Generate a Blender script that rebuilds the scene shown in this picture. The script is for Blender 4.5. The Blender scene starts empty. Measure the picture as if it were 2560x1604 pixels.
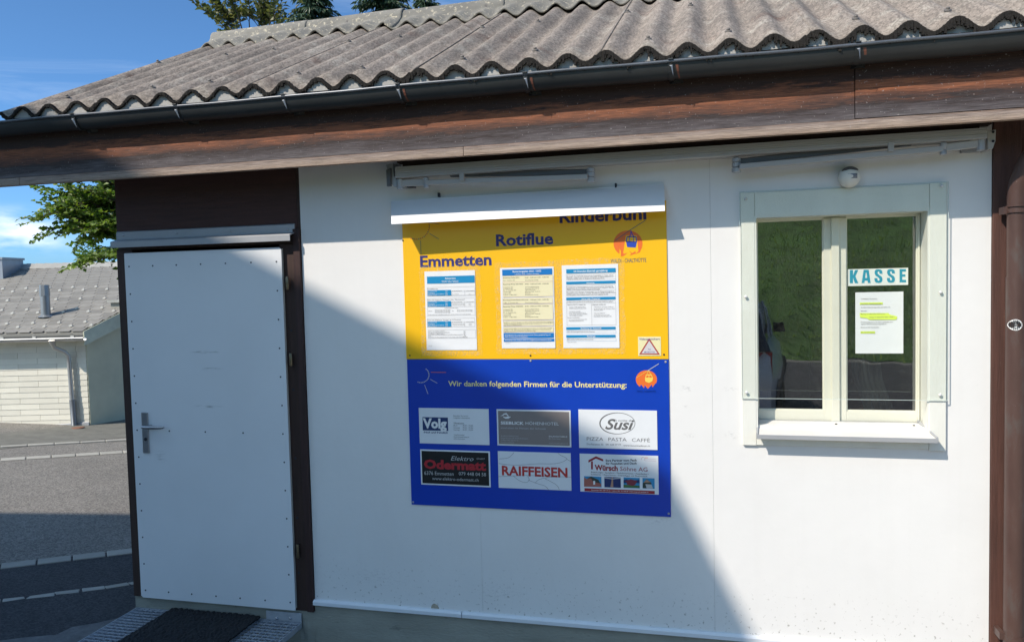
import bpy, bmesh, math, random
import numpy as np
from mathutils import Vector, Matrix
random.seed(7)
rad = math.radians
S = bpy.context.scene
COL = S.collection

# ------------------------------------------------------------------ camera
YAW, PITCH, ROLL = 0.24547, 0.0512, -0.0249
CAM = np.array([-1.251, -3.947, 1.787]); FPX = 1945.0
def cam_axes():
    cy, sy = math.cos(YAW), math.sin(YAW)
    f = np.array([-sy*math.cos(PITCH), cy*math.cos(PITCH), -math.sin(PITCH)])
    r = np.array([cy, sy, 0.0]); u = np.cross(r, f)
    c, s = math.cos(ROLL), math.sin(ROLL)
    return c*r+s*u, -s*r+c*u, f
AR, AU, AF = cam_axes()
cam = bpy.data.objects.new('camera', bpy.data.cameras.new('camera')); COL.objects.link(cam)
cam.matrix_world = Matrix(((AR[0], AU[0], -AF[0], CAM[0]), (AR[1], AU[1], -AF[1], CAM[1]), (AR[2], AU[2], -AF[2], CAM[2]), (0, 0, 0, 1)))
cam.data.sensor_width = 36; cam.data.lens = FPX/2560*36
cam.data.clip_start = 0.05; cam.data.clip_end = 12000
S.camera = cam
# ------------------------------------------------------------------ light
SUN = Vector((0.78, 1.0, -1.2)).normalized()          # direction the light travels
sl = bpy.data.lights.new('sun', 'SUN'); sl.energy = 3.0; sl.angle = rad(0.53); sl.color = (1, 0.90, 0.79)
so = bpy.data.objects.new('sun', sl); COL.objects.link(so)
so.rotation_euler = SUN.to_track_quat('-Z', 'Y').to_euler(); so.location = (-20, -20, 30)
W_ = bpy.data.worlds.new('World'); S.world = W_; W_.use_nodes = True
nt = W_.node_tree; nt.nodes.clear()
def wn(t, **k):
    n = nt.nodes.new(t)
    for a, b in k.items(): setattr(n, a, b)
    return n
sky = wn('ShaderNodeTexSky', sky_type='NISHITA', sun_disc=False)
sky.sun_elevation = math.asin(-SUN.z); sky.sun_rotation = math.atan2(-SUN.x, -SUN.y)
sky.altitude = 900; sky.air_density = 0.55; sky.dust_density = 2.5; sky.ozone_density = 5.0
bg = wn('ShaderNodeBackground'); bg.inputs['Strength'].default_value = 0.15
outw = wn('ShaderNodeOutputWorld')
tc = wn('ShaderNodeTexCoord')
mp = wn('ShaderNodeMapping'); mp.inputs['Scale'].default_value = (1.0, 1.6, 5.0)
nz = wn('ShaderNodeTexNoise'); nz.inputs['Scale'].default_value = 2.2; nz.inputs['Detail'].default_value = 7; nz.inputs['Roughness'].default_value = 0.62; nz.inputs['Distortion'].default_value = 0.6
rp = wn('ShaderNodeValToRGB'); rp.color_ramp.elements[0].position = 0.50; rp.color_ramp.elements[1].position = 0.85; rp.color_ramp.elements[1].color = (0.30, 0.30, 0.30, 1)
mx = wn('ShaderNodeMixRGB'); mx.inputs['Color2'].default_value = (5.5, 6.0, 6.6, 1)
# low cumulus bank near the horizon
mp2 = wn('ShaderNodeMapping'); mp2.inputs['Scale'].default_value = (1, 1, 3.2); mp2.inputs['Location'].default_value = (0.35, 0.1, 0.0)
nz2 = wn('ShaderNodeTexNoise'); nz2.inputs['Scale'].default_value = 14; nz2.inputs['Detail'].default_value = 6
rp2 = wn('ShaderNodeValToRGB'); rp2.color_ramp.elements[0].position = 0.40; rp2.color_ramp.elements[1].position = 0.66
sx = wn('ShaderNodeSeparateXYZ')
CD = Vector((-0.727, 0.684, 0.066)).normalized()
dv = wn('ShaderNodeVectorMath', operation='SUBTRACT'); dv.inputs[1].default_value = CD
dm = wn('ShaderNodeVectorMath', operation='MULTIPLY'); dm.inputs[1].default_value = (1, 1, 2.6)
dl_ = wn('ShaderNodeVectorMath', operation='LENGTH')
band = wn('ShaderNodeMapRange'); band.interpolation_type = 'SMOOTHSTEP'
band.inputs['From Min'].default_value = 0.09; band.inputs['From Max'].default_value = 0.02
mu = wn('ShaderNodeMath', operation='MULTIPLY')
mu2 = wn('ShaderNodeMath', operation='MULTIPLY'); mu2.inputs[1].default_value = 0.8
mx2 = wn('ShaderNodeMixRGB'); mx2.inputs['Color2'].default_value = (6.0, 6.1, 6.5, 1)
tint = wn('ShaderNodeMixRGB', blend_type='MULTIPLY'); tint.inputs['Fac'].default_value = 1; tint.inputs['Color2'].default_value = (0.63, 0.90, 0.96, 1)
L = nt.links.new
L(tc.outputs['Generated'], mp.inputs[0]); L(mp.outputs[0], nz.inputs['Vector']); L(nz.outputs['Fac'], rp.inputs[0])
L(sky.outputs[0], tint.inputs['Color1']); L(tint.outputs[0], mx.inputs['Color1']); L(rp.outputs[0], mx.inputs['Fac'])
L(tc.outputs['Generated'], mp2.inputs[0]); L(mp2.outputs[0], nz2.inputs['Vector']); L(nz2.outputs['Fac'], rp2.inputs[0])
L(tc.outputs['Generated'], dv.inputs[0]); L(dv.outputs[0], dm.inputs[0]); L(dm.outputs[0], dl_.inputs[0]); L(dl_.outputs['Value'], band.inputs['Value'])
L(rp2.outputs[0], mu.inputs[0]); L(band.outputs[0], mu.inputs[1]); L(mu.outputs[0], mu2.inputs[0])
L(mx.outputs[0], mx2.inputs['Color1']); L(mu2.outputs[0], mx2.inputs['Fac'])
L(mx2.outputs[0], bg.inputs['Color']); L(bg.outputs[0], outw.inputs['Surface'])
S.view_settings.view_transform = 'Standard'; S.view_settings.look = 'None'
S.view_settings.exposure = 0.70; S.view_settings.gamma = 1; S.view_settings.use_curve_mapping = False
S.render.engine = 'CYCLES'; S.cycles.max_bounces = 8; S.cycles.transparent_max_bounces = 12

# ------------------------------------------------------------------ geometry helpers
def ray(u, v): return AF + AR*(u-1280)/FPX - AU*(v-802)/FPX
def W(u, v, y=0.0):
    "the point of the vertical plane at depth y that is seen at photo pixel (u, v)"
    d = ray(u, v); t = (y-CAM[1])/d[1]; return CAM+t*d
VR = ray(4650, 870); VR = VR/np.linalg.norm(VR)
HD = np.array([-VR[1], VR[0], 0.0]); HD /= np.linalg.norm(HD)
GN = np.cross(VR, HD); GN /= GN[2]; GP = np.array([-4.7, 0, -0.25])
def G(u, v, up=0.0):
    "point of the sloping ground seen at a photo pixel"
    d = ray(u, v); t = ((GP+np.array([0, 0, up])-CAM)@GN)/(d@GN); return CAM+t*d
def gz(x, y):
    return GP[2] - (GN[0]*(x-GP[0])+GN[1]*(y-GP[1]))

WL = {}                                                # world location of every object's origin
def tag(o, label=None, cat=None, group=None, kind=None):
    if label: o['label'] = label
    if cat: o['category'] = cat
    if group: o['group'] = group
    if kind: o['kind'] = kind
    return o
def place(o, parent=None, loc=(0, 0, 0)):
    COL.objects.link(o); loc = Vector(loc); WL[o.name] = loc
    if parent is not None:
        o.parent = parent; o.location = loc - WL[parent.name]
    else: o.location = loc
    return o
def thing(name, loc, label, cat, group=None, kind=None):
    o = bpy.data.objects.new(name, None); o.empty_display_size = 0.1
    place(o, None, loc); return tag(o, label, cat, group, kind)
class MB:
    def __init__(s): s.v = []; s.f = []
    def add(s, vs, fs):
        n = len(s.v); s.v += [tuple(map(float, p)) for p in vs]; s.f += [tuple(i+n for i in f) for f in fs]; return s
    def box(s, x0, x1, y0, y1, z0, z1):
        return s.add([(x0,y0,z0),(x1,y0,z0),(x1,y1,z0),(x0,y1,z0),(x0,y0,z1),(x1,y0,z1),(x1,y1,z1),(x0,y1,z1)],
                     [(0,3,2,1),(4,5,6,7),(0,1,5,4),(1,2,6,5),(2,3,7,6),(3,0,4,7)])
    def hexa(s, p8):
        return s.add(p8, [(0,3,2,1),(4,5,6,7),(0,1,5,4),(1,2,6,5),(2,3,7,6),(3,0,4,7)])
    def ext(s, poly, vec):
        "extrude a 3-D polygon by a vector"
        n = len(poly); vec = Vector(vec)
        vs = [Vector(p) for p in poly]; vs += [p+vec for p in vs]
        fs = [tuple(range(n))[::-1], tuple(range(n, 2*n))]+[(i, (i+1) % n, n+(i+1) % n, n+i) for i in range(n)]
        return s.add(vs, fs)
    def xprof(s, prof, x0, x1):
        "profile of (y, z) points extruded along x"
        return s.ext([(x0, a, b) for a, b in prof], (x1-x0, 0, 0))
    def tube(s, path, r, n=10, cap=True, sc=None):
        path = [Vector(p) for p in path]; m = len(path); rs = r if hasattr(r, '__len__') else [r]*m
        base = len(s.v); prev = None
        for i, p in enumerate(path):
            d = (path[min(i+1, m-1)]-path[max(i-1, 0)]).normalized()
            if prev is None:
                a = Vector((0, 0, 1)) if abs(d.z) < 0.9 else Vector((1, 0, 0)); a = (a-d*a.dot(d)).normalized()
            else: a = (prev-d*prev.dot(d)).normalized()
            prev = a; b = d.cross(a)
            for k in range(n):
                t = 2*math.pi*k/n; q = p+(a*math.cos(t)+b*math.sin(t))*rs[i]; s.v.append(tuple(q))
        for i in range(m-1):
            for k in range(n):
                s.f.append((base+i*n+k, base+i*n+(k+1) % n, base+(i+1)*n+(k+1) % n, base+(i+1)*n+k))
        if cap:
            s.f.append(tuple(base+k for k in range(n))[::-1]); s.f.append(tuple(base+(m-1)*n+k for k in range(n)))
        return s
    def lathe(s, prof, c, axis='z', n=20):
        base = len(s.v); c = Vector(c); m = len(prof)
        for r, h in prof:
            for k in range(n):
                t = 2*math.pi*k/n; a, b = r*math.cos(t), r*math.sin(t)
                p = {'z': (a, b, h), 'y': (a, h, b), 'x': (h, a, b)}[axis]; s.v.append(tuple(c+Vector(p)))
        for i in range(m-1):
            for k in range(n):
                s.f.append((base+i*n+k, base+i*n+(k+1) % n, base+(i+1)*n+(k+1) % n, base+(i+1)*n+k))
        s.f.append(tuple(base+k for k in range(n))); s.f.append(tuple(base+(m-1)*n+k for k in range(n)))
        return s
    def build(s, name, mat, parent=None, loc=None, bev=0, smooth=False, label=None, kind=None, solid=0):
        me = bpy.data.meshes.new(name)
        loc = Vector(loc) if loc is not None else (WL[parent.name].copy() if parent is not None else Vector((0, 0, 0)))
        if len(s.v):
            a = np.array(s.v)-np.array(loc); me.from_pydata(a.tolist(), [], s.f)
        me.update()
        bm = bmesh.new(); bm.from_mesh(me); bmesh.ops.recalc_face_normals(bm, faces=bm.faces) if not solid and len(s.f) < 60000 else None
        bm.to_mesh(me); bm.free()
        if smooth:
            me.polygons.foreach_set('use_smooth', [True]*len(me.polygons))
            if smooth != 1: me.set_sharp_from_angle(angle=rad(smooth))
        me.materials.append(mat)
        o = bpy.data.objects.new(name, me); place(o, parent, loc)
        if bev:
            b = o.modifiers.new('bevel', 'BEVEL'); b.width = bev; b.segments = 2; b.limit_method = 'ANGLE'; b.angle_limit = rad(40)
        if solid:
            b = o.modifiers.new('solid', 'SOLIDIFY'); b.thickness = solid; b.offset = -1
        if label or kind: tag(o, label, None, None, kind)
        return o
def inst(src, name, parent, loc, rot=None, scale=None, label=None):
    "another object sharing src's mesh"
    o = bpy.data.objects.new(name, src.data); place(o, parent, loc)
    if rot is not None: o.rotation_euler = rot
    if scale is not None: o.scale = scale
    for m in src.modifiers:
        if m.type == 'BEVEL':
            b = o.modifiers.new('bevel', 'BEVEL'); b.width = m.width; b.segments = m.segments; b.limit_method = 'ANGLE'; b.angle_limit = m.angle_limit
    return o

# ------------------------------------------------------------------ materials
MATS = {}
def mat(name, col, rough=0.6, metal=0.0, var=0.08, vs=6.0, bump=0.0, bs=60.0, st=(1, 1, 1), spots=None, spec=0.5, rnd=0.0, detail=6, coat=0.0, extra=None):
    """base colour with broad noise variation, fine bump, optional spots: (colour, scale, threshold, width)"""
    if name in MATS: return MATS[name]
    m = bpy.data.materials.new(name); m.use_nodes = True; MATS[name] = m
    t = m.node_tree; N = t.nodes; b = N['Principled BSDF']; Lk = t.links.new
    b.inputs['Roughness'].default_value = rough; b.inputs['Metallic'].default_value = metal; b.inputs['Specular IOR Level'].default_value = spec
    if coat: b.inputs['Coat Weight'].default_value = coat; b.inputs['Coat Roughness'].default_value = 0.08
    g = N.new('ShaderNodeNewGeometry'); mp_ = N.new('ShaderNodeMapping'); mp_.inputs['Scale'].default_value = st; Lk(g.outputs['Position'], mp_.inputs[0])
    n1 = N.new('ShaderNodeTexNoise'); n1.inputs['Scale'].default_value = vs; n1.inputs['Detail'].default_value = detail; n1.inputs['Roughness'].default_value = 0.62; Lk(mp_.outputs[0], n1.inputs['Vector'])
    r = N.new('ShaderNodeValToRGB'); r.color_ramp.elements[0].position = 0.25; r.color_ramp.elements[1].position = 0.75
    r.color_ramp.elements[0].color = (*[max(0, c*(1-var)) for c in col], 1); r.color_ramp.elements[1].color = (*[min(1, c*(1+var)) for c in col], 1)
    Lk(n1.outputs['Fac'], r.inputs[0]); last = r.outputs[0]
    for (sc, sscale, th, wd) in (spots or []):
        n2 = N.new('ShaderNodeTexNoise'); n2.inputs['Scale'].default_value = sscale; n2.inputs['Detail'].default_value = 8; n2.inputs['Roughness'].default_value = 0.7; Lk(mp_.outputs[0], n2.inputs['Vector'])
        mr = N.new('ShaderNodeMapRange'); mr.inputs['From Min'].default_value = th; mr.inputs['From Max'].default_value = th+wd; Lk(n2.outputs['Fac'], mr.inputs[0])
        mm = N.new('ShaderNodeMixRGB'); mm.inputs['Color2'].default_value = (*sc, 1); Lk(last, mm.inputs['Color1']); Lk(mr.outputs[0], mm.inputs['Fac']); last = mm.outputs[0]
    if rnd:
        oi = N.new('ShaderNodeObjectInfo'); hs = N.new('ShaderNodeHueSaturation'); mr = N.new('ShaderNodeMapRange')
        mr.inputs['To Min'].default_value = 1-rnd; mr.inputs['To Max'].default_value = 1+rnd
        Lk(oi.outputs['Random'], mr.inputs[0]); Lk(mr.outputs[0], hs.inputs['Value']); Lk(last, hs.inputs['Color']); last = hs.outputs[0]
    if extra: last = extra(t, last, g)
    Lk(last, b.inputs['Base Color'])
    if bump:
        n3 = N.new('ShaderNodeTexNoise'); n3.inputs['Scale'].default_value = bs; n3.inputs['Detail'].default_value = 5; Lk(mp_.outputs[0], n3.inputs['Vector'])
        bp = N.new('ShaderNodeBump'); bp.inputs['Strength'].default_value = bump; bp.inputs['Distance'].default_value = 0.004
        Lk(n3.outputs['Fac'], bp.inputs['Height']); Lk(bp.outputs[0], b.inputs['Normal'])
    return m
def flat(name, col, rough=0.5): return mat('print_'+name, col, rough=rough, var=0.03, vs=30)

def wall_extra(t, last, g):
    # scuff marks: a few grey smudge patches and hairline scratches
    N = t.nodes; Lk = t.links.new
    mp_ = N.new('ShaderNodeMapping'); mp_.inputs['Scale'].default_value = (9, 9, 22); Lk(g.outputs['Position'], mp_.inputs[0])
    n = N.new('ShaderNodeTexNoise'); n.inputs['Scale'].default_value = 1.5; n.inputs['Detail'].default_value = 9; n.inputs['Roughness'].default_value = 0.8; Lk(mp_.outputs[0], n.inputs['Vector'])
    mr = N.new('ShaderNodeMapRange'); mr.inputs['From Min'].default_value = 0.655; mr.inputs['From Max'].default_value = 0.70; mr.inputs['To Max'].default_value = 0.5; Lk(n.outputs['Fac'], mr.inputs[0])
    m = N.new('ShaderNodeMixRGB'); m.inputs['Color2'].default_value = (0.42, 0.41, 0.38, 1); Lk(last, m.inputs['Color1']); Lk(mr.outputs[0], m.inputs['Fac'])
    # splashed dirt in the lowest decimetres
    sp = N.new('ShaderNodeSeparateXYZ'); Lk(g.outputs['Position'], sp.inputs[0])
    h = N.new('ShaderNodeMapRange'); h.inputs['From Min'].default_value = 0.30; h.inputs['From Max'].default_value = 0.0; Lk(sp.outputs['Z'], h.inputs[0])
    n2 = N.new('ShaderNodeTexNoise'); n2.inputs['Scale'].default_value = 55; n2.inputs['Detail'].default_value = 3; Lk(g.outputs['Position'], n2.inputs['Vector'])
    r2 = N.new('ShaderNodeMapRange'); r2.inputs['From Min'].default_value = 0.62; r2.inputs['From Max'].default_value = 0.72; Lk(n2.outputs['Fac'], r2.inputs[0])
    mu_ = N.new('ShaderNodeMath'); mu_.operation = 'MULTIPLY'; Lk(h.outputs[0], mu_.inputs[0]); Lk(r2.outputs[0], mu_.inputs[1])
    m2 = N.new('ShaderNodeMixRGB'); m2.inputs['Color2'].default_value = (0.30, 0.28, 0.24, 1); Lk(m.outputs[0], m2.inputs['Color1']); Lk(mu_.outputs[0], m2.inputs['Fac'])
    last = m2.outputs[0]
    # rubbed places between the board and the window, thin vertical runs under the eaves
    mpb = N.new('ShaderNodeMapping'); mpb.inputs['Scale'].default_value = (45, 1, 75); Lk(g.outputs['Position'], mpb.inputs[0])
    nb = N.new('ShaderNodeTexNoise'); nb.inputs['Scale'].default_value = 1; nb.inputs['Detail'].default_value = 6; nb.inputs['Roughness'].default_value = 0.7; Lk(mpb.outputs[0], nb.inputs['Vector'])
    def tri(sock, c, h):
        a = N.new('ShaderNodeMath'); a.operation = 'SUBTRACT'; a.inputs[1].default_value = c; Lk(sp.outputs[sock], a.inputs[0])
        b = N.new('ShaderNodeMath'); b.operation = 'ABSOLUTE'; Lk(a.outputs[0], b.inputs[0])
        mm_ = N.new('ShaderNodeMapRange'); mm_.inputs['From Min'].default_value = h; mm_.inputs['From Max'].default_value = 0; mm_.interpolation_type = 'SMOOTHSTEP'; Lk(b.outputs[0], mm_.inputs[0]); return mm_.outputs[0]
    for (px, py, hx, hz, k) in ((1720, 970, .05, .022, .9), (1826, 973, .05, .02, .8), (1723, 1088, .04, .018, .7), (1830, 1088, .05, .03, .6), (1712, 1015, .02, .02, .8), (1775, 880, .03, .06, .4), (1250, 1480, .2, .06, .5), (1650, 1300, .1, .03, .6), (950, 1440, .25, .08, .35)):
        c = W(px, py, 0); m1 = N.new('ShaderNodeMath'); m1.operation = 'MULTIPLY'; Lk(tri('X', c[0], hx), m1.inputs[0]); Lk(tri('Z', c[2], hz), m1.inputs[1])
        r_ = N.new('ShaderNodeMapRange'); r_.inputs['From Min'].default_value = 0.50; r_.inputs['From Max'].default_value = 0.62; r_.inputs['To Max'].default_value = k; Lk(nb.outputs['Fac'], r_.inputs[0])
        q_ = N.new('ShaderNodeMath'); q_.operation = 'MULTIPLY'; q_.use_clamp = True; Lk(m1.outputs[0], q_.inputs[0]); Lk(r_.outputs[0], q_.inputs[1])
        x_ = N.new('ShaderNodeMixRGB'); x_.inputs['Color2'].default_value = (0.50, 0.49, 0.47, 1); Lk(last, x_.inputs['Color1']); Lk(q_.outputs[0], x_.inputs['Fac']); last = x_.outputs[0]
    mpc = N.new('ShaderNodeMapping'); mpc.inputs['Scale'].default_value = (22, 1, 0.7); Lk(g.outputs['Position'], mpc.inputs[0])
    nc = N.new('ShaderNodeTexNoise'); nc.inputs['Scale'].default_value = 1; nc.inputs['Detail'].default_value = 5; Lk(mpc.outputs[0], nc.inputs['Vector'])
    rc = N.new('ShaderNodeMapRange'); rc.inputs['From Min'].default_value = 0.52; rc.inputs['From Max'].default_value = 0.80; rc.inputs['To Max'].default_value = 0.07; Lk(nc.outputs['Fac'], rc.inputs[0])
    xc = N.new('ShaderNodeMixRGB'); xc.inputs['Color2'].default_value = (0.62, 0.60, 0.55, 1); Lk(last, xc.inputs['Color1']); Lk(rc.outputs[0], xc.inputs['Fac'])
    return xc.outputs[0]
def wood_weather_shade(z0, z1, stops):
    def f(t, last, g):
        N = t.nodes; Lk = t.links.new
        sp = N.new('ShaderNodeSeparateXYZ'); Lk(g.outputs['Position'], sp.inputs[0])
        mp_ = N.new('ShaderNodeMapping'); mp_.inputs['Scale'].default_value = (3, 12, 30); Lk(g.outputs['Position'], mp_.inputs[0])
        n = N.new('ShaderNodeTexNoise'); n.inputs['Scale'].default_value = 1.2; n.inputs['Detail'].default_value = 8; n.inputs['Roughness'].default_value = 0.75; Lk(mp_.outputs[0], n.inputs['Vector'])
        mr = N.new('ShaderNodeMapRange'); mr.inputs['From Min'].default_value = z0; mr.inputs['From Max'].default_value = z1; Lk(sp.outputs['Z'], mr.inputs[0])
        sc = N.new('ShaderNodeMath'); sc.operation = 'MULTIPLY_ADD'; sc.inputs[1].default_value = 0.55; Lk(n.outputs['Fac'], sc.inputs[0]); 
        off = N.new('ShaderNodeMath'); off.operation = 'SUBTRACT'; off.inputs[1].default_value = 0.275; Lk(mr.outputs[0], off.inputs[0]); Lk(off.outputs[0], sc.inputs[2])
        r = N.new('ShaderNodeValToRGB'); e = r.color_ramp.elements
        while len(e) < len(stops): e.new(0.5)
        for k, (p, c) in enumerate(stops): e[k].position = p; e[k].color = (*c, 1)
        Lk(sc.outputs[0], r.inputs[0])
        # fine grain, multiplied
        mp3 = N.new('ShaderNodeMapping'); mp3.inputs['Scale'].default_value = (6, 60, 230); Lk(g.outputs['Position'], mp3.inputs[0])
        n3 = N.new('ShaderNodeTexNoise'); n3.inputs['Scale'].default_value = 1.4; n3.inputs['Detail'].default_value = 6; n3.inputs['Roughness'].default_value = 0.7; Lk(mp3.outputs[0], n3.inputs['Vector'])
        mr3 = N.new('ShaderNodeMapRange'); mr3.inputs['From Min'].default_value = 0.3; mr3.inputs['From Max'].default_value = 0.7; mr3.inputs['To Min'].default_value = 0.38; mr3.inputs['To Max'].default_value = 1.6; Lk(n3.outputs['Fac'], mr3.inputs[0])
        hs = N.new('ShaderNodeHueSaturation'); Lk(mr3.outputs[0], hs.inputs['Value']); Lk(r.outputs[0], hs.inputs['Color'])
        # pale flecks
        n4 = N.new('ShaderNodeTexNoise'); n4.inputs['Scale'].default_value = 110; n4.inputs['Detail'].default_value = 2; Lk(g.outputs['Position'], n4.inputs['Vector'])
        mr4 = N.new('ShaderNodeMapRange'); mr4.inputs['From Min'].default_value = 0.67; mr4.inputs['From Max'].default_value = 0.75; mr4.inputs['To Max'].default_value = 0.5; Lk(n4.outputs['Fac'], mr4.inputs[0])
        m = N.new('ShaderNodeMixRGB'); m.inputs['Color2'].default_value = (0.42, 0.38, 0.36, 1); Lk(hs.outputs[0], m.inputs['Color1']); Lk(mr4.outputs[0], m.inputs['Fac'])
        return m.outputs[0]
    return f
def roof_extra(t, last, g):
    # hair-like weathered fibres: strongly distorted fine noise
    N = t.nodes; Lk = t.links.new
    mp_ = N.new('ShaderNodeMapping'); mp_.inputs['Scale'].default_value = (120, 18, 30); Lk(g.outputs['Position'], mp_.inputs[0])
    n0 = N.new('ShaderNodeTexNoise'); n0.inputs['Scale'].default_value = 26; n0.inputs['Detail'].default_value = 2; Lk(g.outputs['Position'], n0.inputs['Vector'])
    ad = N.new('ShaderNodeVectorMath'); ad.operation = 'MULTIPLY_ADD'; ad.inputs[1].default_value = (5, 5, 5); Lk(n0.outputs['Color'], ad.inputs[0]); Lk(mp_.outputs[0], ad.inputs[2])
    n = N.new('ShaderNodeTexNoise'); n.inputs['Scale'].default_value = 0.85; n.inputs['Detail'].default_value = 3; Lk(ad.outputs[0], n.inputs['Vector'])
    mr = N.new('ShaderNodeMapRange'); mr.inputs['From Min'].default_value = 0.38; mr.inputs['From Max'].default_value = 0.62; mr.inputs['To Min'].default_value = 0.66; mr.inputs['To Max'].default_value = 1.30; Lk(n.outputs['Fac'], mr.inputs[0])
    hs = N.new('ShaderNodeHueSaturation'); Lk(mr.outputs[0], hs.inputs['Value']); Lk(last, hs.inputs['Color'])
    return hs.outputs[0]

white_wall = mat('painted_board_wall', (0.79, 0.78, 0.75), rough=0.5, var=0.035, vs=2.2, bump=0.28, bs=20, st=(1, 1, 1), extra=wall_extra)
def door_extra(t, last, g):
    N = t.nodes; Lk = t.links.new
    sp = N.new('ShaderNodeSeparateXYZ'); Lk(g.outputs['Position'], sp.inputs[0])
    mp_ = N.new('ShaderNodeMapping'); mp_.inputs['Scale'].default_value = (14, 1, 160); Lk(g.outputs['Position'], mp_.inputs[0])
    n = N.new('ShaderNodeTexNoise'); n.inputs['Scale'].default_value = 1; n.inputs['Detail'].default_value = 4; Lk(mp_.outputs[0], n.inputs['Vector'])
    for (cx, cz, hx, hz, k) in ((-4.06, 1.422, 0.12, 0.012, 0.75), (-4.03, 1.325, 0.10, 0.010, 0.4), (-4.06, 1.105, 0.12, 0.010, 0.6), (-4.40, 0.80, 0.05, 0.05, 0.25)):
        def tri(sock, c, h):
            a = N.new('ShaderNodeMath'); a.operation = 'SUBTRACT'; a.inputs[1].default_value = c; Lk(sp.outputs[sock], a.inputs[0])
            b = N.new('ShaderNodeMath'); b.operation = 'ABSOLUTE'; Lk(a.outputs[0], b.inputs[0])
            m = N.new('ShaderNodeMapRange'); m.inputs['From Min'].default_value = h; m.inputs['From Max'].default_value = 0; m.interpolation_type = 'SMOOTHSTEP'; Lk(b.outputs[0], m.inputs[0]); return m.outputs[0]
        m1 = N.new('ShaderNodeMath'); m1.operation = 'MULTIPLY'; Lk(tri('X', cx, hx), m1.inputs[0]); Lk(tri('Z', cz, hz), m1.inputs[1])
        r_ = N.new('ShaderNodeMapRange'); r_.inputs['From Min'].default_value = 0.46; r_.inputs['From Max'].default_value = 0.60; r_.inputs['To Max'].default_value = k*1.6; Lk(n.outputs['Fac'], r_.inputs[0])
        m2 = N.new('ShaderNodeMath'); m2.operation = 'MULTIPLY'; m2.use_clamp = True; Lk(m1.outputs[0], m2.inputs[0]); Lk(r_.outputs[0], m2.inputs[1])
        mm = N.new('ShaderNodeMixRGB'); mm.inputs['Color2'].default_value = (0.26, 0.28, 0.26, 1); Lk(last, mm.inputs['Color1']); Lk(m2.outputs[0], mm.inputs['Fac']); last = mm.outputs[0]
    return last
white_door = mat('door_sheet_paint', (0.76, 0.77, 0.77), rough=0.38, var=0.035, vs=2.0, bump=0.10, bs=9, extra=door_extra, spots=[((0.55, 0.57, 0.56), 9, 0.70, 0.05)])
cream_edge = mat('door_edge_cream', (0.62, 0.60, 0.52), rough=0.5, bump=0.2)
white_paint = mat('casing_paint', (0.78, 0.775, 0.70), rough=0.45, var=0.04, vs=4, bump=0.25, bs=40, st=(3, 3, 1), spots=[((0.45, 0.43, 0.36), 26, 0.69, 0.03)])
cream_paint = mat('sash_paint', (0.74, 0.72, 0.60), rough=0.42, var=0.04, bump=0.12, bs=50, spots=[((0.40, 0.40, 0.33), 30, 0.70, 0.03)])
pvc = mat('white_strip', (0.76, 0.78, 0.80), rough=0.35, var=0.03)
visor_m = mat('visor_white', (0.82, 0.83, 0.84), rough=0.35, var=0.015)
brown_dark = mat('dark_stained_wood', (0.045, 0.022, 0.016), rough=0.7, var=0.35, vs=3, bump=0.5, bs=20, st=(10, 10, 0.7), spots=[((0.16, 0.13, 0.11), 60, 0.70, 0.05)])
brown_board = mat('brown_stained_board', (0.060, 0.024, 0.018), rough=0.72, var=0.3, vs=3, bump=0.35, bs=20, st=(1, 8, 18))
red_brown = mat('red_brown_wood', (0.085, 0.036, 0.025), rough=0.65, var=0.4, vs=3, bump=0.5, bs=24, st=(16, 16, 0.8), spots=[((0.30, 0.22, 0.17), 40, 0.66, 0.08)])
fascia_m = mat('weathered_shaded_fascia', (0.2, 0.1, 0.05), rough=0.75, bump=0.45, bs=50, st=(0.6, 4, 12),
               extra=wood_weather_shade(2.42, 2.75, [(0.0, (0.15, 0.135, 0.135)), (0.14, (0.085, 0.070, 0.072)), (0.25, (0.036, 0.024, 0.022)), (0.36, (0.14, 0.055, 0.030)), (0.47, (0.28, 0.095, 0.040)), (0.57, (0.040, 0.018, 0.011))]))  # weathering below, gutter shade painted into the near-black top stop
fascia_low_m = mat('grey_weathered_batten', (0.3, 0.25, 0.2), rough=0.8, bump=0.7, bs=50, st=(0.6, 4, 12),
               extra=wood_weather_shade(2.39, 2.45, [(0.0, (0.26, 0.18, 0.13)), (0.35, (0.36, 0.275, 0.215)), (0.7, (0.30, 0.235, 0.20)), (1.0, (0.22, 0.13, 0.085))]))
soffit_m = mat('soffit_wood', (0.05, 0.028, 0.02), rough=0.8, var=0.3)
roof_m = mat('fibre_cement', (0.245, 0.208, 0.174), rough=0.85, var=0.36, vs=1.6, bump=0.8, bs=140, rnd=0.12, extra=roof_extra, spots=[((0.36, 0.33, 0.28), 5, 0.52, 0.2), ((0.085, 0.072, 0.062), 22, 0.63, 0.08), ((0.13, 0.085, 0.065), 3, 0.58, 0.15)])
ridge_m = mat('ridge_fibre_cement', (0.21, 0.20, 0.175), rough=0.85, var=0.2, vs=5, bump=0.6, bs=90, rnd=0.10, spots=[((0.50, 0.45, 0.34), 34, 0.56, 0.06), ((0.10, 0.09, 0.085), 12, 0.62, 0.08)])
filler_m = mat('mortar_grey', (0.42, 0.41, 0.385), rough=0.9, var=0.15, vs=12, bump=0.5, bs=60, spots=[((0.12, 0.11, 0.10), 30, 0.64, 0.05)])
moss_m = mat('black_moss', (0.022, 0.019, 0.016), rough=1, var=0.4, vs=60, bump=1.0, bs=300)
gutter_m = mat('slate_painted_copper', (0.036, 0.039, 0.039), rough=0.45, metal=0.2, var=0.2, vs=4, bump=0.08, bs=15, spots=[((0.09, 0.075, 0.07), 20, 0.66, 0.05)])
copper_m = mat('copper_stain', (0.17, 0.06, 0.035), rough=0.6, var=0.3, vs=30)
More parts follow.
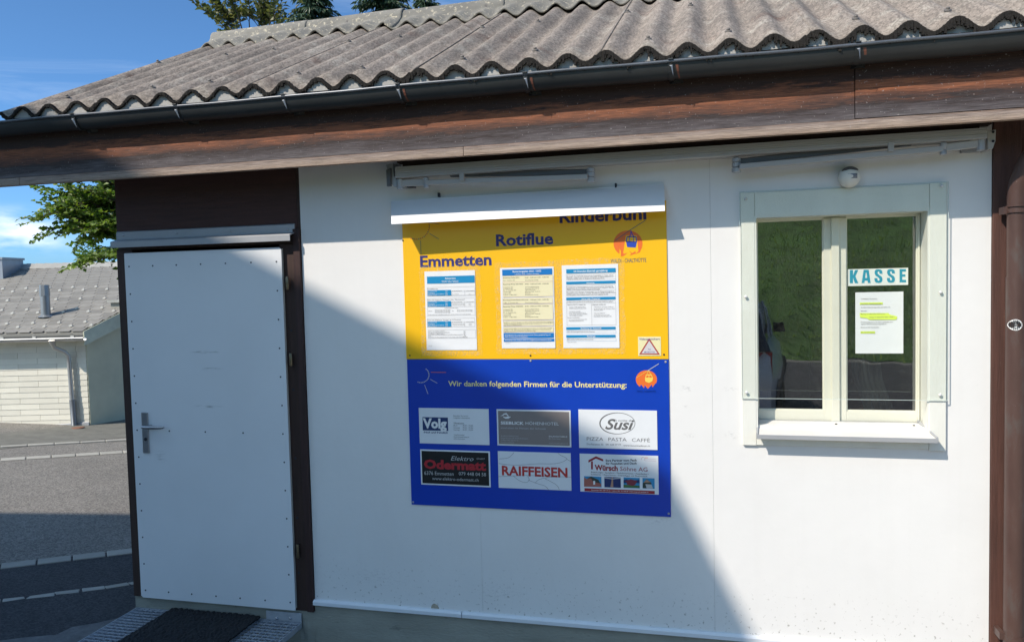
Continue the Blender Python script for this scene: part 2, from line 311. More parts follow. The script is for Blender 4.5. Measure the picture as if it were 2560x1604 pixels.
pipe_m = mat('red_brown_pipe', (0.090, 0.050, 0.040), rough=0.42, metal=0.15, var=0.25, vs=5, st=(2, 2, 0.6), bump=0.1, bs=30, spots=[((0.42, 0.36, 0.32), 75, 0.69, 0.02), ((0.10, 0.075, 0.065), 5, 0.55, 0.1)])
alu = mat('grey_aluminium', (0.40, 0.41, 0.42), rough=0.45, metal=0.2, var=0.06, vs=8)
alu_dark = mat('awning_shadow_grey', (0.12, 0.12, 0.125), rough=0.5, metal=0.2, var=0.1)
awn_m = mat('awning_powder_grey', (0.42, 0.41, 0.39), rough=0.45, var=0.04, vs=10)
steel = mat('brushed_steel', (0.42, 0.42, 0.43), rough=0.32, metal=0.85, var=0.08, vs=20)
brass = mat('brass', (0.20, 0.165, 0.11), rough=0.35, metal=0.8, var=0.15, vs=40)
screw_m = mat('dark_screw', (0.035, 0.038, 0.05), rough=0.5, metal=0.4)
lightscrew = mat('pale_cap', (0.68, 0.68, 0.66), rough=0.4)
zinc = mat('galvanised', (0.50, 0.52, 0.55), rough=0.4, metal=0.35, var=0.15, vs=25)
concrete = mat('plinth_concrete', (0.30, 0.295, 0.245), rough=0.9, var=0.18, vs=3, bump=0.8, bs=35, st=(1, 1, 3), spots=[((0.10, 0.10, 0.09), 60, 0.70, 0.03), ((0.16, 0.155, 0.13), 7, 0.60, 0.12)])
rubber = mat('black_rubber', (0.010, 0.010, 0.011), rough=0.9, bump=0.8, bs=400, var=0.4, vs=120)
room_m = mat('dark_room', (0.06, 0.055, 0.06), rough=0.9)

def glass_mat(name, refl, tint_=(1, 1, 1), rough=0.01):
    m = bpy.data.materials.new(name); m.use_nodes = True; t = m.node_tree; N = t.nodes; N.clear(); Lk = t.links.new
    o = N.new('ShaderNodeOutputMaterial'); tr = N.new('ShaderNodeBsdfTransparent'); tr.inputs[0].default_value = (*tint_, 1)
    gl = N.new('ShaderNodeBsdfGlossy'); gl.inputs['Roughness'].default_value = rough
    lw = N.new('ShaderNodeFresnel'); lw.inputs['IOR'].default_value = 1.5
    gg = N.new('ShaderNodeNewGeometry'); nb = N.new('ShaderNodeTexNoise'); nb.inputs['Scale'].default_value = 5; nb.inputs['Detail'].default_value = 1; Lk(gg.outputs['Position'], nb.inputs['Vector'])
    bb = N.new('ShaderNodeBump'); bb.inputs['Strength'].default_value = 0.5; bb.inputs['Distance'].default_value = 0.0012; Lk(nb.outputs['Fac'], bb.inputs['Height']); Lk(bb.outputs[0], gl.inputs['Normal'])
    mr = N.new('ShaderNodeMath'); mr.operation = 'MULTIPLY_ADD'; mr.inputs[1].default_value = 1.0; mr.inputs[2].default_value = refl; mr.use_clamp = True
    ge = N.new('ShaderNodeNewGeometry'); fb_ = N.new('ShaderNodeMath'); fb_.operation = 'MULTIPLY_ADD'; fb_.inputs[1].default_value = -1; fb_.inputs[2].default_value = 1; Lk(ge.outputs['Backfacing'], fb_.inputs[0])
    mf = N.new('ShaderNodeMath'); mf.operation = 'MULTIPLY'; Lk(fb_.outputs[0], mf.inputs[1])
    mixs = N.new('ShaderNodeMixShader'); Lk(lw.outputs[0], mr.inputs[0]); Lk(mr.outputs[0], mf.inputs[0]); Lk(mf.outputs[0], mixs.inputs[0]); Lk(tr.outputs[0], mixs.inputs[1]); Lk(gl.outputs[0], mixs.inputs[2])
    df = N.new('ShaderNodeBsdfDiffuse'); df.inputs[0].default_value = (0.6, 0.6, 0.58, 1); nd = N.new('ShaderNodeTexNoise'); nd.inputs['Scale'].default_value = 140; nd.inputs['Detail'].default_value = 5; Lk(gg.outputs['Position'], nd.inputs['Vector'])
    rd = N.new('ShaderNodeMapRange'); rd.inputs['From Min'].default_value = 0.45; rd.inputs['From Max'].default_value = 0.85; rd.inputs['To Min'].default_value = 0.002; rd.inputs['To Max'].default_value = 0.045 if refl > 0.1 else 0.015; Lk(nd.outputs['Fac'], rd.inputs[0])
    m3 = N.new('ShaderNodeMixShader'); Lk(rd.outputs[0], m3.inputs[0]); Lk(mixs.outputs[0], m3.inputs[1]); Lk(df.outputs[0], m3.inputs[2]); Lk(m3.outputs[0], o.inputs[0])
    return m
pane_m = glass_mat('double_glazing', 0.26, (0.55, 0.58, 0.55))
plexi_m = glass_mat('acrylic_sheet', 0.0, (0.980, 0.990, 0.982))
plexi_edge = mat('acrylic_edge', (0.62, 0.70, 0.66), rough=0.2)
def tape_mat():
    m = bpy.data.materials.new('clear_tape'); m.use_nodes = True; t = m.node_tree; N = t.nodes; Lk = t.links.new
    b = N['Principled BSDF']; b.inputs['Base Color'].default_value = (0.92, 0.78, 0.42, 1); b.inputs['Roughness'].default_value = 0.2
    g = N.new('ShaderNodeNewGeometry'); n = N.new('ShaderNodeTexNoise'); n.inputs['Scale'].default_value = 55; n.inputs['Detail'].default_value = 6; n.inputs['Roughness'].default_value = 0.8; n.inputs['Distortion'].default_value = 1.2; Lk(g.outputs['Position'], n.inputs['Vector'])
    mr = N.new('ShaderNodeMapRange'); mr.inputs['From Min'].default_value = 0.50; mr.inputs['From Max'].default_value = 0.66; mr.inputs['To Min'].default_value = 0.05; mr.inputs['To Max'].default_value = 0.55; Lk(n.outputs['Fac'], mr.inputs[0]); Lk(mr.outputs[0], b.inputs['Alpha'])
    bp = N.new('ShaderNodeBump'); bp.inputs['Strength'].default_value = 0.9; bp.inputs['Distance'].default_value = 0.003; Lk(n.outputs['Fac'], bp.inputs['Height']); Lk(bp.outputs[0], b.inputs['Normal'])
    return m
tape_m = tape_mat()

# ------------------------------------------------------------------ ground
def make_ground():
    # one sheet to the horizon: tilted near the booth, levelling out far away
    def h(x, y):
        base = gz(x, y)
        r = math.hypot(x+4, y-2)
        k = min(1, max(0, (r-9)/14)); k = k*k*(3-2*k)
        if x > -4.0:                                  # forecourt in front of and beside the booth is level
            q = min(1, (x+4.0)/1.5); base = base*(1-q)+(-0.31)*q
        if y < -0.6:
            q = min(1, (-0.6-y)/2.5); base = base*(1-q)+(-0.34)*q
        return base*(1-k)+(-0.9 if y > 0 else -0.34)*k
    xs = sorted(set([-3000, -900, -300, -120, -60, -40]+[x*0.5 for x in range(-60, 61)]+[40, 80, 300, 900, 3000]))
    ys = sorted(set([-3000, -600, -120, -50]+[y*0.5 for y in range(-44, 61)]+[40, 80, 300, 900, 3000]))
    mb = MB(); vs = [(x, y, h(x, y)) for y in ys for x in xs]; n = len(xs)
    fs = [(j*n+i, j*n+i+1, (j+1)*n+i+1, (j+1)*n+i) for j in range(len(ys)-1) for i in range(n-1)]
    mb.add(vs, fs)
    def ex(t, last, g):
        N = t.nodes; Lk = t.links.new
        v = N.new('ShaderNodeTexVoronoi'); v.inputs['Scale'].default_value = 95; Lk(g.outputs['Position'], v.inputs['Vector'])
        mr = N.new('ShaderNodeMapRange'); mr.inputs['To Min'].default_value = 0.55; mr.inputs['To Max'].default_value = 1.55
        sp = N.new('ShaderNodeSeparateColor'); Lk(v.outputs['Color'], sp.inputs[0]); Lk(sp.outputs[0], mr.inputs[0])
        hs = N.new('ShaderNodeHueSaturation'); Lk(mr.outputs[0], hs.inputs['Value']); Lk(last, hs.inputs['Color'])
        return hs.outputs[0]
    m = mat('asphalt', (0.195, 0.182, 0.160), rough=0.9, var=0.15, vs=1.2, bump=1.0, bs=220, extra=ex, spots=[((0.32, 0.30, 0.26), 200, 0.64, 0.03)])
    o = mb.build('ground', m, smooth=1); tag(o, 'grey asphalt ground falling gently away past the booth', None, None, 'structure')
    # parking strip by the booth, shade painted as darker asphalt, a sheet just above
    def strip(name, uvs, up, m, label):
        pts = [G(u, v, up) for u, v in uvs]
        k = MB().add(pts, [tuple(range(len(pts)))]); o = k.build(name, m); tag(o, label, None, None, 'structure'); return o
    dark = mat('shade_dark_asphalt', (0.048, 0.048, 0.050), rough=0.9, var=0.2, vs=1.5, bump=1.0, bs=200, extra=ex, spots=[((0.22, 0.21, 0.19), 160, 0.70, 0.02)])
    strip('asphalt_strip', [(-500, 1465), (420, 1363), (420, 1700), (-500, 1700)], 0.004, dark, 'asphalt strip beside the booth with shade painted in')
    pale = mat('concrete_apron', (0.17, 0.165, 0.14), rough=0.92, var=0.25, vs=6, bump=1.0, bs=90, spots=[((0.33, 0.30, 0.24), 60, 0.62, 0.05)])
    strip('paved_apron', [(-500, 1137), (-60, 1090), (180, 1063), (240, 1058), (400, 1000), (400, 1085), (150, 1106), (-500, 1175)], 0.004, pale, 'pale gritty paving at the foot of the neighbouring house')
    patch = mat('rough_patch', (0.16, 0.16, 0.155), rough=0.95, var=0.35, vs=14, bump=1.2, bs=60)
    strip('repair_patch', [(-60, 1608), (60, 1592), (140, 1585), (180, 1566), (240, 1556), (300, 1543), (345, 1512), (380, 1500), (390, 1700), (-60, 1700)], 0.008, patch, 'pale cracked asphalt patch beside the metal grating step')
make_ground()
fc = MB(); fc.add([(-3.0, -0.75, -0.322), (11.0, -0.75, -0.306), (11.0, -7.5, -0.334), (-3.0, -7.5, -0.334)], [(0, 1, 2, 3)])
o = fc.build('paving', mat('bounce_paving', (0.50, 0.44, 0.35), rough=0.9, var=0.12, vs=2, bump=0.6, bs=60), None); tag(o, 'unseen pale paving added in front of the booth to bounce sunlight', None, None, 'structure')  # unseen paving added to bounce warm sunlight onto the wall under the eaves
fc = MB(); fc.add([(-7.0, -7.55, -0.334), (12.0, -7.55, -0.334), (12.0, -15.4, -0.334), (-7.0, -15.4, -0.334)], [(0, 1, 2, 3)])
o = fc.build('lane', mat('shade_painted_asphalt', (0.034, 0.034, 0.040), rough=0.9, var=0.25, vs=1.5, bump=0.8, bs=120), None); tag(o, 'asphalt lane with shade painted in, at the foot of the grass bank', None, None, 'structure')  # dark sheet paints shade onto the asphalt mirrored in the window

stone_m = mat('kerb_stone', (0.40, 0.385, 0.335), rough=0.85, var=0.12, vs=12, bump=0.6, bs=80, rnd=0.12)
def kerb(name, label, a, b, width, slen, prot=0.012, n0=-6, n1=12, rough_=0.0):
    A_, B_ = G(*a), G(*b); d = (B_-A_); d /= np.linalg.norm(d); w = np.cross(GN/np.linalg.norm(GN), d)
    t = thing(name, tuple(A_), label, None, None, 'structure')
    for k in range(n0, n1):
        c = A_+d*(k+0.5)*slen; hl = slen/2-0.006; 
        ja = [random.uniform(-rough_, rough_) for _ in range(8)]
        hw = width/2
        lo, hi = -0.06*GN, prot*GN
        p = [c-d*(hl+ja[0])-w*(hw+ja[1]), c+d*(hl+ja[2])-w*(hw+ja[3]), c+d*(hl+ja[4])+w*(hw+ja[5]), c-d*(hl+ja[6])+w*(hw+ja[7])]
        MB().hexa([q+lo for q in p]+[q+hi for q in p]).build('kerb_stone', stone_m, t, loc=tuple(c), bev=0.006)
kerb('kerb', 'row of pale kerb stones along the near edge of the road', (0, 1417), (335, 1378), 0.13, 0.229)
kerb('kerb', 'broken row of thin stones set in the dark asphalt beside the booth', (0, 1503), (342, 1458), 0.055, 0.15, 0.008, -4, 12, 0.014)
kerb('kerb', 'yellowish kerb stones along the far edge of the road', (0, 1150), (318, 1130), 0.16, 0.262, 0.012, -8, 14)
kerb('kerb', 'thin white kerb stones nearest the neighbouring house', (0, 1118.5), (318, 1100.5), 0.085, 0.30, 0.02, -8, 14)

# ------------------------------------------------------------------ distant hill
def hill():
    mb = MB(); n = 60; vs = []; fs = []
    for i in range(n+1):
        a = rad(95+75*i/n); dx, dy = math.cos(a), math.sin(a)
        hh = 150+80*math.exp(-((i/n-0.50)/0.10)**2)+28*math.sin(i*0.55)+14*math.sin(i*1.7)
        for (rr, z) in ((2600, -20), (3000, hh*0.6), (3400, hh*0.45), (3900, -20)): vs.append((CAM[0]+dx*rr, CAM[1]+dy*rr, z*0.55))
    for i in range(n):
        for j in range(3): fs.append((i*4+j, (i+1)*4+j, (i+1)*4+j+1, i*4+j+1))
    mb.add(vs, fs)
    o = mb.build('hills', mat('wooded_hill', (0.055, 0.085, 0.075), rough=1, var=0.3, vs=0.01), smooth=1)
    tag(o, 'low wooded hill on the horizon', None, None, 'structure')
hill()
# haze is left out: only a sliver of far hill is in view

# ------------------------------------------------------------------ the ticket booth
BX = thing('ticket_booth', (-2.3, 0, -0.25), 'white ticket booth with corrugated roof, white metal door and cashier window', 'kiosk')
XL, XJ, XR, YB = -4.65, -3.44, 0.0, 3.3        # left end, door jamb / board wall joint, right corner, back
ZT = 2.46
# wall boards with hairline joints, the third one has the window opening
OX0, OX1, OZ0, OZ1 = -1.026, -0.253, 1.055, 2.072
def board(x0, x1, hole=None):
    mb = MB(); y0, y1 = 0.0, 0.06
    if not hole: mb.box(x0, x1, y0, y1, -0.004, ZT)
    else:
        a, b, c, d = hole
        xs = [x0, a, b, x1]; zs = [-0.004, c, d, ZT]
        vs = [(x, y, z) for y in (y0, y1) for z in zs for x in xs]; fs = []
        for j in range(3):
            for i in range(3):
                if i == 1 and j == 1: continue
                k = j*4+i; fs.append((k, k+1, k+5, k+4)); fs.append((16+k, 16+k+4, 16+k+5, 16+k+1))
        for q in ((5, 6), (6, 10), (10, 9), (9, 5)): fs.append((q[0], q[1], q[1]+16, q[0]+16))
        for q in ((0, 3), (3, 15), (15, 12), (12, 0)):
            fs.append((q[0], q[1], q[1]+16, q[0]+16))
        mb.add(vs, fs)
    return mb.build('wall_panel', white_wall, BX)
board(XJ, -2.4420); board(-2.4411, -1.2285)
board(-1.2277, XR, (OX0, OX1, OZ0, OZ1))
cc = W(1086, 1514, 0)
MB().ext([(cc[0]+0.022*math.cos(a_)*(1.25 if k_ < 4 else .9), -0.0012, 0.003+0.030*max(0, math.sin(a_))) for k_, a_ in enumerate([math.pi*q/10 for q in range(11)])], (0, 0.001, 0)).build('paint_chip', mat('bare_board', (0.42, 0.37, 0.28), rough=0.9, var=0.3, vs=60, bump=1.0), BX)
# backing and the other walls, dark room inside
MB().box(XJ, -1.3, 0.062, 0.10, 0, ZT).build('inner_wall', room_m, BX)
MB().box(XL, XL+0.06, 0.03, YB, -0.1, 2.9).build('side_wall', brown_board, BX)
MB().box(-0.06, -0.001, 0.062, YB, -0.1, 2.9).build('side_wall', brown_board, BX)
MB().box(XL+0.06, -0.06, YB-0.06, YB, -0.1, 2.9).build('back_wall', room_m, BX)
MB().box(-2.0, -1.96, 0.10, YB-0.06, 0, ZT).build('inner_wall', room_m, BX)
MB().box(XL, XR, 0.0, YB, -0.12, -0.03).build('floor_slab', concrete, BX)
MB().box(XL+0.06, -0.06, 0.11, YB-0.06, ZT, ZT+0.03).build('ceiling', room_m, BX)
# board strip under the eaves, base strip, plinth
MB().box(XL-0.35, 0.4, -0.285, -0.001, ZT+0.003, ZT+0.023).build('soffit_board', soffit_m, BX)
MB().box(-2.83, -0.02, -0.06, -0.002, 2.425, ZT).build('shade_strip', brown_dark, BX)  # dark strip added to paint in the shade above the awning
MB().xprof([(0.0, 0.006), (-0.012, 0.004), (-0.020, -0.006), (-0.020, -0.026), (0.0, -0.030)], XJ-0.005, -2.56).build('base_strip', pvc, BX, bev=0.002)
MB().xprof([(0.0, 0.006), (-0.012, 0.004), (-0.020, -0.006), (-0.020, -0.026), (0.0, -0.030)], -2.556, XR).build('base_strip', pvc, BX, bev=0.002)
pl = MB()
nx = 140
for (xa, xb, zt) in ((XL, XJ-0.006, -0.075), (XJ-0.006, XR+0.08, -0.031)):
    vs = []; fs = []; m_ = 50
    for i in range(m_+1):
        x = xa+(xb-xa)*i/m_; e = random.uniform(-0.003, 0.004) if 0 < i < m_ else 0
        vs += [(x, 0.004+random.uniform(-.002, .002), zt+e), (x, -0.002+random.uniform(-.002, .002), -0.2), (x, -0.006, -0.55), (x, 0.05, zt)]
    for i in range(m_):
        a = i*4
        fs += [(a, a+4, a+5, a+1), (a+1, a+5, a+6, a+2), (a+3, a+7, a+4, a)]
    pl.add(vs, fs)
pl.build('plinth', concrete, BX)
# grit bank at the foot of the plinth
gb = MB(); random.seed(11)
for k in range(900):
    x = random.uniform(-3.9, 0.1); y = -abs(random.gauss(0.02, 0.06)); r = random.uniform(0.004, 0.014)
    z = -0.31+0.02*math.exp(y*8); gb.add([(x-r, y-r, z), (x+r, y-r*.6, z), (x+r*.4, y+r, z), (x, y, z+r*1.3)], [(0, 1, 3), (1, 2, 3), (2, 0, 3)])
o = gb.build('gravel', mat('grit', (0.10, 0.095, 0.08), rough=1, var=0.6, vs=60), None); tag(o, 'dark grit along the foot of the concrete plinth', None, None, 'stuff')

# --- door field
DY = -0.03
dl0 = W(309, 632.5, DY); dr0 = W(702.8, 619, DY); dl1 = W(354.4, 1494.6, DY); dr1 = W(738.3, 1522, DY)
dx0, dx1 = (dl0[0]+dl1[0])/2, (dr0[0]+dr1[0])/2; dz1 = (dl0[2]+dr0[2])/2; dz0 = (dl1[2]+dr1[2])/2
MB().box(XL, XJ-0.02, 0.0, 0.03, dz1+0.10, ZT).build('door_head_board', brown_board, BX)
MB().box(XL, XJ-0.02, 0.004, 0.03, dz1+0.02, dz1+0.0985).build('door_frame', brown_dark, BX)
MB().box(XL, dx0+0.04, -0.012, 0.03, dz0-0.004, dz1+0.0185).build('door_frame', brown_dark, BX, bev=0.003)
MB().box(dx1-0.03, XJ-0.045, -0.004, 0.03, dz0-0.010, dz1+0.0185).build('door_frame', brown_dark, BX, bev=0.003)
MB().box(XJ-0.044, XJ-0.003, -0.018, 0.03, dz0-0.008, dz1+0.10).build('jamb_board', mat('jamb_red_wood', (0.038, 0.015, 0.012), rough=0.65, var=0.5, vs=3, bump=0.5, bs=24, st=(16, 16, 0.8), spots=[((0.22, 0.17, 0.14), 60, 0.68, 0.05)]), BX, bev=0.003)
MB().box(XJ-0.0185, XJ-0.001, 0.0, 0.03, dz1+0.1015, ZT).build('jamb_board', brown_dark, BX)
DOOR = MB().box(dx0+0.006, dx1-0.004, DY+0.0035, 0.012, dz0+0.006, dz1-0.006).build('door', cream_edge, BX, bev=0.002)
pc = 0.012                                     # sheet with clipped lower left corner
MB().ext([(dx0+pc, DY+0.003, dz0), (dx1, DY+0.003, dz0), (dx1, DY+0.003, dz1-pc), (dx1-pc, DY+0.003, dz1), (dx0+0.004, DY+0.003, dz1), (dx0, DY+0.003, dz1-.004), (dx0, DY+0.003, dz0+pc)], (0, -0.003, 0)).build('door_sheet', white_door, DOOR)
scr = MB().lathe([(0.0048, 0), (0.0048, -0.0012), (0.003, -0.0024)], (0, 0, 0), 'y', 10)
scr0 = None
def door_screw(u, v):
    global scr0
    x = dx0+(dx1-dx0)*u; z = dz1+(dz0-dz1)*v; p = (x+random.uniform(-.002, .002), DY-0.0002, z)
    if scr0 is None:
        scr0 = scr.build('screw', screw_m, DOOR, loc=(0, 0, 0)); scr0.location = Vector(p)-WL[DOOR.name]; WL[scr0.name] = Vector(p)
    else: inst(scr0, 'screw', DOOR, p)
for i in range(7): door_screw(0.03+0.94*i/6, 0.038); door_screw(0.03+0.94*i/6, 0.978)
for j in range(1, 12):
    v = 0.038+0.94*j/12; door_screw(0.03, v); door_screw(0.968, v)
for u in (0.245, 0.48, 0.72): door_screw(u, 0.508)
hp = W(*(995*.3571, 530+1400*.3571), DY); hq = W(1043*.3598, 1060+198*.3598, DY)
MB().box(hp[0], hq[0], DY-0.010, DY-0.001, hq[2], hp[2]).build('handle_plate', steel, DOOR, bev=0.002)
lev = W(1015*.3598, 1060+22*.3598, DY-0.05)
MB().tube([(lev[0], DY-0.008, lev[2]), (lev[0], DY-0.05, lev[2])], 0.010, 12).tube([(lev[0]-0.03, DY-0.046, lev[2]), (lev[0]+0.02, DY-0.054, lev[2]), (lev[0]+0.10, DY-0.056, lev[2]+0.001), (lev[0]+0.122, DY-0.052, lev[2]+0.004)], [0.010, 0.0105, 0.0095, 0.007], 12).build('handle', steel, DOOR, smooth=50)
kh = W(1012*.3598, 1060+103*.3598, DY-0.01)
MB().lathe([(0.010, 0), (0.010, -0.004), (0.006, -0.005)], (kh[0], DY-0.010, kh[2]), 'y', 16).build('lock_cylinder', screw_m, DOOR)
for (px, pya, pyb) in ((2003*.3571, 530+450*.3571, 530+547*.3571), (2028*.3571, 530+985*.3571, 530+1080*.3571), (2060*.3598, 1060+832*.3598, 1060+932*.3598)):
    a = W(px, pya, -0.03); b = W(px, pyb, -0.03); x = a[0]+0.004
    h = (a[2]-b[2]); mb = MB()
    mb.lathe([(0.0015, 0), (0.008, 0.004), (0.009, 0.008), (0.009, h*.48), (0.0075, h*.49), (0.0075, h*.51), (0.009, h*.52), (0.009, h-.008), (0.0075, h-.003), (0.0015, h)], (x, -0.026, b[2]), 'z', 14)
    mb.build('hinge', brass, BX, smooth=40)
for py in (826, 974, 1145, 1294, 1431, 1535):
    p = W(733+ (py-826)*0.031, py, -0.006); MB().lathe([(0.007, 0), (0.006, -0.002), (0.002, -0.003)], (p[0]-0.012, -0.0042, p[2]), 'y', 10).build('frame_screw', screw_m, BX)
# aluminium drip rail over the door: flange on the board, sloped nose, lip
r0 = W(815*.3571, 530+170*.3571, -0.01)[0]; r1 = W(2062*.3571, 530+95*.3571, -0.01)[0]
za = W(1500*.3571, 530+113*.3571, -0.01)[2]; zb = W(1500*.3571, 530+168*.3571, -0.02)[2]; zc = W(1500*.3571, 530+222*.3571, -0.07)[2]
RAIL = MB().xprof([(-0.002, za+0.004), (-0.004, za+0.006), (-0.014, za), (-0.014, zb+0.003), (-0.062, zb-0.010), (-0.066, zb-0.012), (-0.066, zc), (-0.062, zc), (-0.062, zb-0.016), (-0.011, zb-0.003), (-0.002, zb-0.003)], r0+0.002, r1).build('drip_rail', alu, BX, bev=0.0015)
for u in (862, 1236, 1617, 2012):
    p = W(u*.3571, 530+(162-(u-862)*.036)*.3571, -0.015); MB().lathe([(0.007, 0), (0.007, -0.002), (0.003, -0.004)], (p[0], -0.0145, p[2]), 'y', 12).build('rail_screw', steel, RAIL)

# --- fascia, gutter
FY = -0.31
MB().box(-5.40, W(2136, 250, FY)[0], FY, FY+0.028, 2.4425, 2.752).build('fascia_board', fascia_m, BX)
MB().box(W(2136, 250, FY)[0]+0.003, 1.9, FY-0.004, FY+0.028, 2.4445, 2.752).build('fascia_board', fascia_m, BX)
xj = W(1158, 380, FY)[0]
MB().box(-5.40, W(48, 440, FY)[0], FY-0.003, FY+0.03, 2.397, 2.4405).build('fascia_batten', fascia_low_m, BX, bev=0.0015)
MB().box(W(48, 440, FY)[0]+0.002, xj, FY-0.002, FY+0.03, 2.397, 2.4405).build('fascia_batten', fascia_low_m, BX, bev=0.0015)
MB().box(xj+0.003, 1.9, FY-0.004, FY+0.03, 2.397, 2.441).build('fascia_batten', fascia_low_m, BX, bev=0.0015)
GC, GZ, GA, GB = -0.370, 2.727, 0.054, 0.067
prof = []
for k in range(15):
    a = math.pi*k/14; prof.append((GC-GA*math.cos(a), GZ-GB*math.sin(a)))
inner = [(GC-(GA-.002)*math.cos(math.pi*k/14), GZ-(GB-.002)*math.sin(math.pi*k/14)) for k in range(14, -1, -1)]
def gutter_piece(x0, x1):
    mb = MB(); n = 60; pts = prof+inner; m_ = len(pts); vs = []; fs = []
    for i in range(n+1):
        x = x0+(x1-x0)*i/n; w = 0.0025*math.sin(x*2.3)+0.0012*math.sin(x*9.1)
        vs += [(x, a+0.5*w*(a < GC), b+w) for a, b in pts]
    for i in range(n):
        for j in range(m_): k = (j+1) % m_; fs.append((i*m_+j, i*m_+k, (i+1)*m_+k, (i+1)*m_+j))
    fs.append(tuple(range(m_))); fs.append(tuple(range(n*m_, n*m_+m_)))
    mb.add(vs, fs); o = mb.build('gutter', gutter_m, BX, smooth=40)
    b = MB(); b.tube([(x0+(x1-x0)*i/n, -GA+GC-0.004+0.0012*math.sin((x0+(x1-x0)*i/n)*2.3), GZ+0.0025*math.sin((x0+(x1-x0)*i/n)*2.3)+0.0012*math.sin((x0+(x1-x0)*i/n)*9.1)) for i in range(n+1)], 0.0075, 8).build('gutter_bead', mat('gutter_bead_metal', (0.13, 0.14, 0.155), rough=0.35, metal=0.4, var=0.2, vs=8), o, smooth=60)
gutter_piece(-5.42, -2.665); gutter_piece(-2.662, 1.9)
for i, x in enumerate((-4.522, -3.887, -3.271, -2.664, -2.042, -1.39, -0.631, 0.02, 0.62, 1.25)):
    mb = MB(); o8 = [(GC-(GA+.004)*math.cos(math.pi*k/14), GZ-(GB+.004)*math.sin(math.pi*k/14)) for k in range(15)]
    mb.xprof(o8+[(a, b) for a, b in prof[::-1]], x-0.011, x+0.011)
    mb.box(x-0.011, x+0.011, GC-GA-0.016, GC-GA+0.006, GZ+0.004, GZ+0.010); mb.box(x-0.010, x+0.010, GC-GA, FY, GZ+0.010, GZ+0.013)
    k = mb.build('gutter_bracket', gutter_m, BX, bev=0.001)
    MB().add([(x-0.006, GC-GA-0.007, GZ-0.018), (x+0.008, GC-GA-0.007, GZ-0.018), (x+0.010, GC-GA*.55-.014, GZ-0.062), (x+0.003, GC-GA-.004, GZ-0.030), (x, GC-GA-0.012, GZ-0.024)], [(0, 4, 3), (0, 1, 4), (1, 2, 4), (4, 2, 3)]).build('clip', zinc, k)
    if i > 2:
        st_ = MB(); o9 = [(GC-(GA+.0015)*math.cos(math.pi*q/14), GZ-(GB+.0015)*math.sin(math.pi*q/14)) for q in range(1, 7)]
        vs = []; 
        for q, (a, b) in enumerate(o9): wd = 0.006*(1-q*0.12); vs += [(x+0.026-wd+q*.002, a, b), (x+0.026+wd+q*.002, a, b)]
        st_.add(vs, [(q*2, q*2+1, q*2+3, q*2+2) for q in range(5)]).build('copper_streak', copper_m, k)
    # boss of the bracket strap under the gutter
    MB().hexa([(x+0.02+a, b, c) for c in (2.655, 2.672) for a, b in ((-.012, FY-.03), (.012, FY-.03), (.03, FY), (-.03, FY))]).build('bracket_foot', gutter_m, k)
# --- corrugated roof: k=0 crest at x0
X0c, PIT, AMP = -4.682, 0.177, 0.0255
EY, EZ, SL = -0.424, 2.800, 0.472
RY = 1.53; RZ = EZ+SL*(RY-EY)
def wave(x): return -AMP+AMP*math.cos(2*math.pi*(x-X0c)/PIT)
joints = [-5.0, X0c+1.55*PIT]+[X0c+(1.55+5*k)*PIT for k in range(1, 8)]
ov = 0.055
for j in range(len(joints)-1):
    xa, xb = joints[j], joints[j+1]+ov; e0 = random.uniform(-0.008, 0.010) if j else 0
    nxs = int((xb-xa)/0.0125); nys = 14; tz = random.uniform(-0.002, 0.003)
    for side in (0, 1):
        mb = MB(); vs = []; fs = []
        for i in range(nxs+1):
            x = xa+(xb-xa)*i/nxs
            lift = 0.011*min(1, max(0, (x-(xb-0.16))/0.10))
            for k in range(nys+1):
                t = k/nys; y = EY-e0+(RY-EY+e0)*t; z = EZ+SL*(y-EY)+wave(x)+lift+tz+0.002*math.sin(x*3+y*2)
                if side: y = 2*RY-y
                if k == 0: y += random.uniform(-0.003, 0.003); z += random.uniform(-.0012, .0012)
                vs.append((x, y, z))
        for i in range(nxs):
            for k in range(nys):
                a = i*(nys+1)+k; q = (a, a+nys+1, a+nys+2, a+1); fs.append(q if not side else q[::-1])
        mb.add(vs, fs)
        mb.build('roof_sheet', roof_m, BX, smooth=1, solid=0.0075)
    # mossy fringe on the lower edge of this sheet
    mo = MB(); n = int((xb-xa-0.04)/0.0035)   # hanging tufts
    thick = 0.35+0.65*min(1, max(0, (xa+4.0)/1.6))
    for i in range(n):
        x = xa+0.0+(xb-xa-0.02)*i/n; lift = 0.011*min(1, max(0, (x-(xb-0.16))/0.10))
        z = EZ+wave(x)+tz-SL*e0+lift+0.001; w = random.uniform(0.002, 0.005)
        slope = abs(math.sin(2*math.pi*(x-X0c)/PIT)); clump = 0.5+0.5*math.sin(x*37+j)*math.sin(x*91)
        d = (0.013+random.random()**3*0.028*thick+0.008*clump)*(0.55+0.45*thick)
        y = EY-e0-0.003-random.uniform(0, 0.004)
        mo.hexa([(x-w, y, z-d), (x+w, y, z-d), (x+w, y+0.012, z-d-.001), (x-w, y+0.012, z-d-.001), (x-w*.9, y-0.002, z-0.001), (x+w*.9, y-0.002, z-0.001), (x+w, y+0.014, z+.003), (x-w, y+0.014, z+.003)])
    mo.build('moss_fringe', moss_m, BX, kind='stuff')
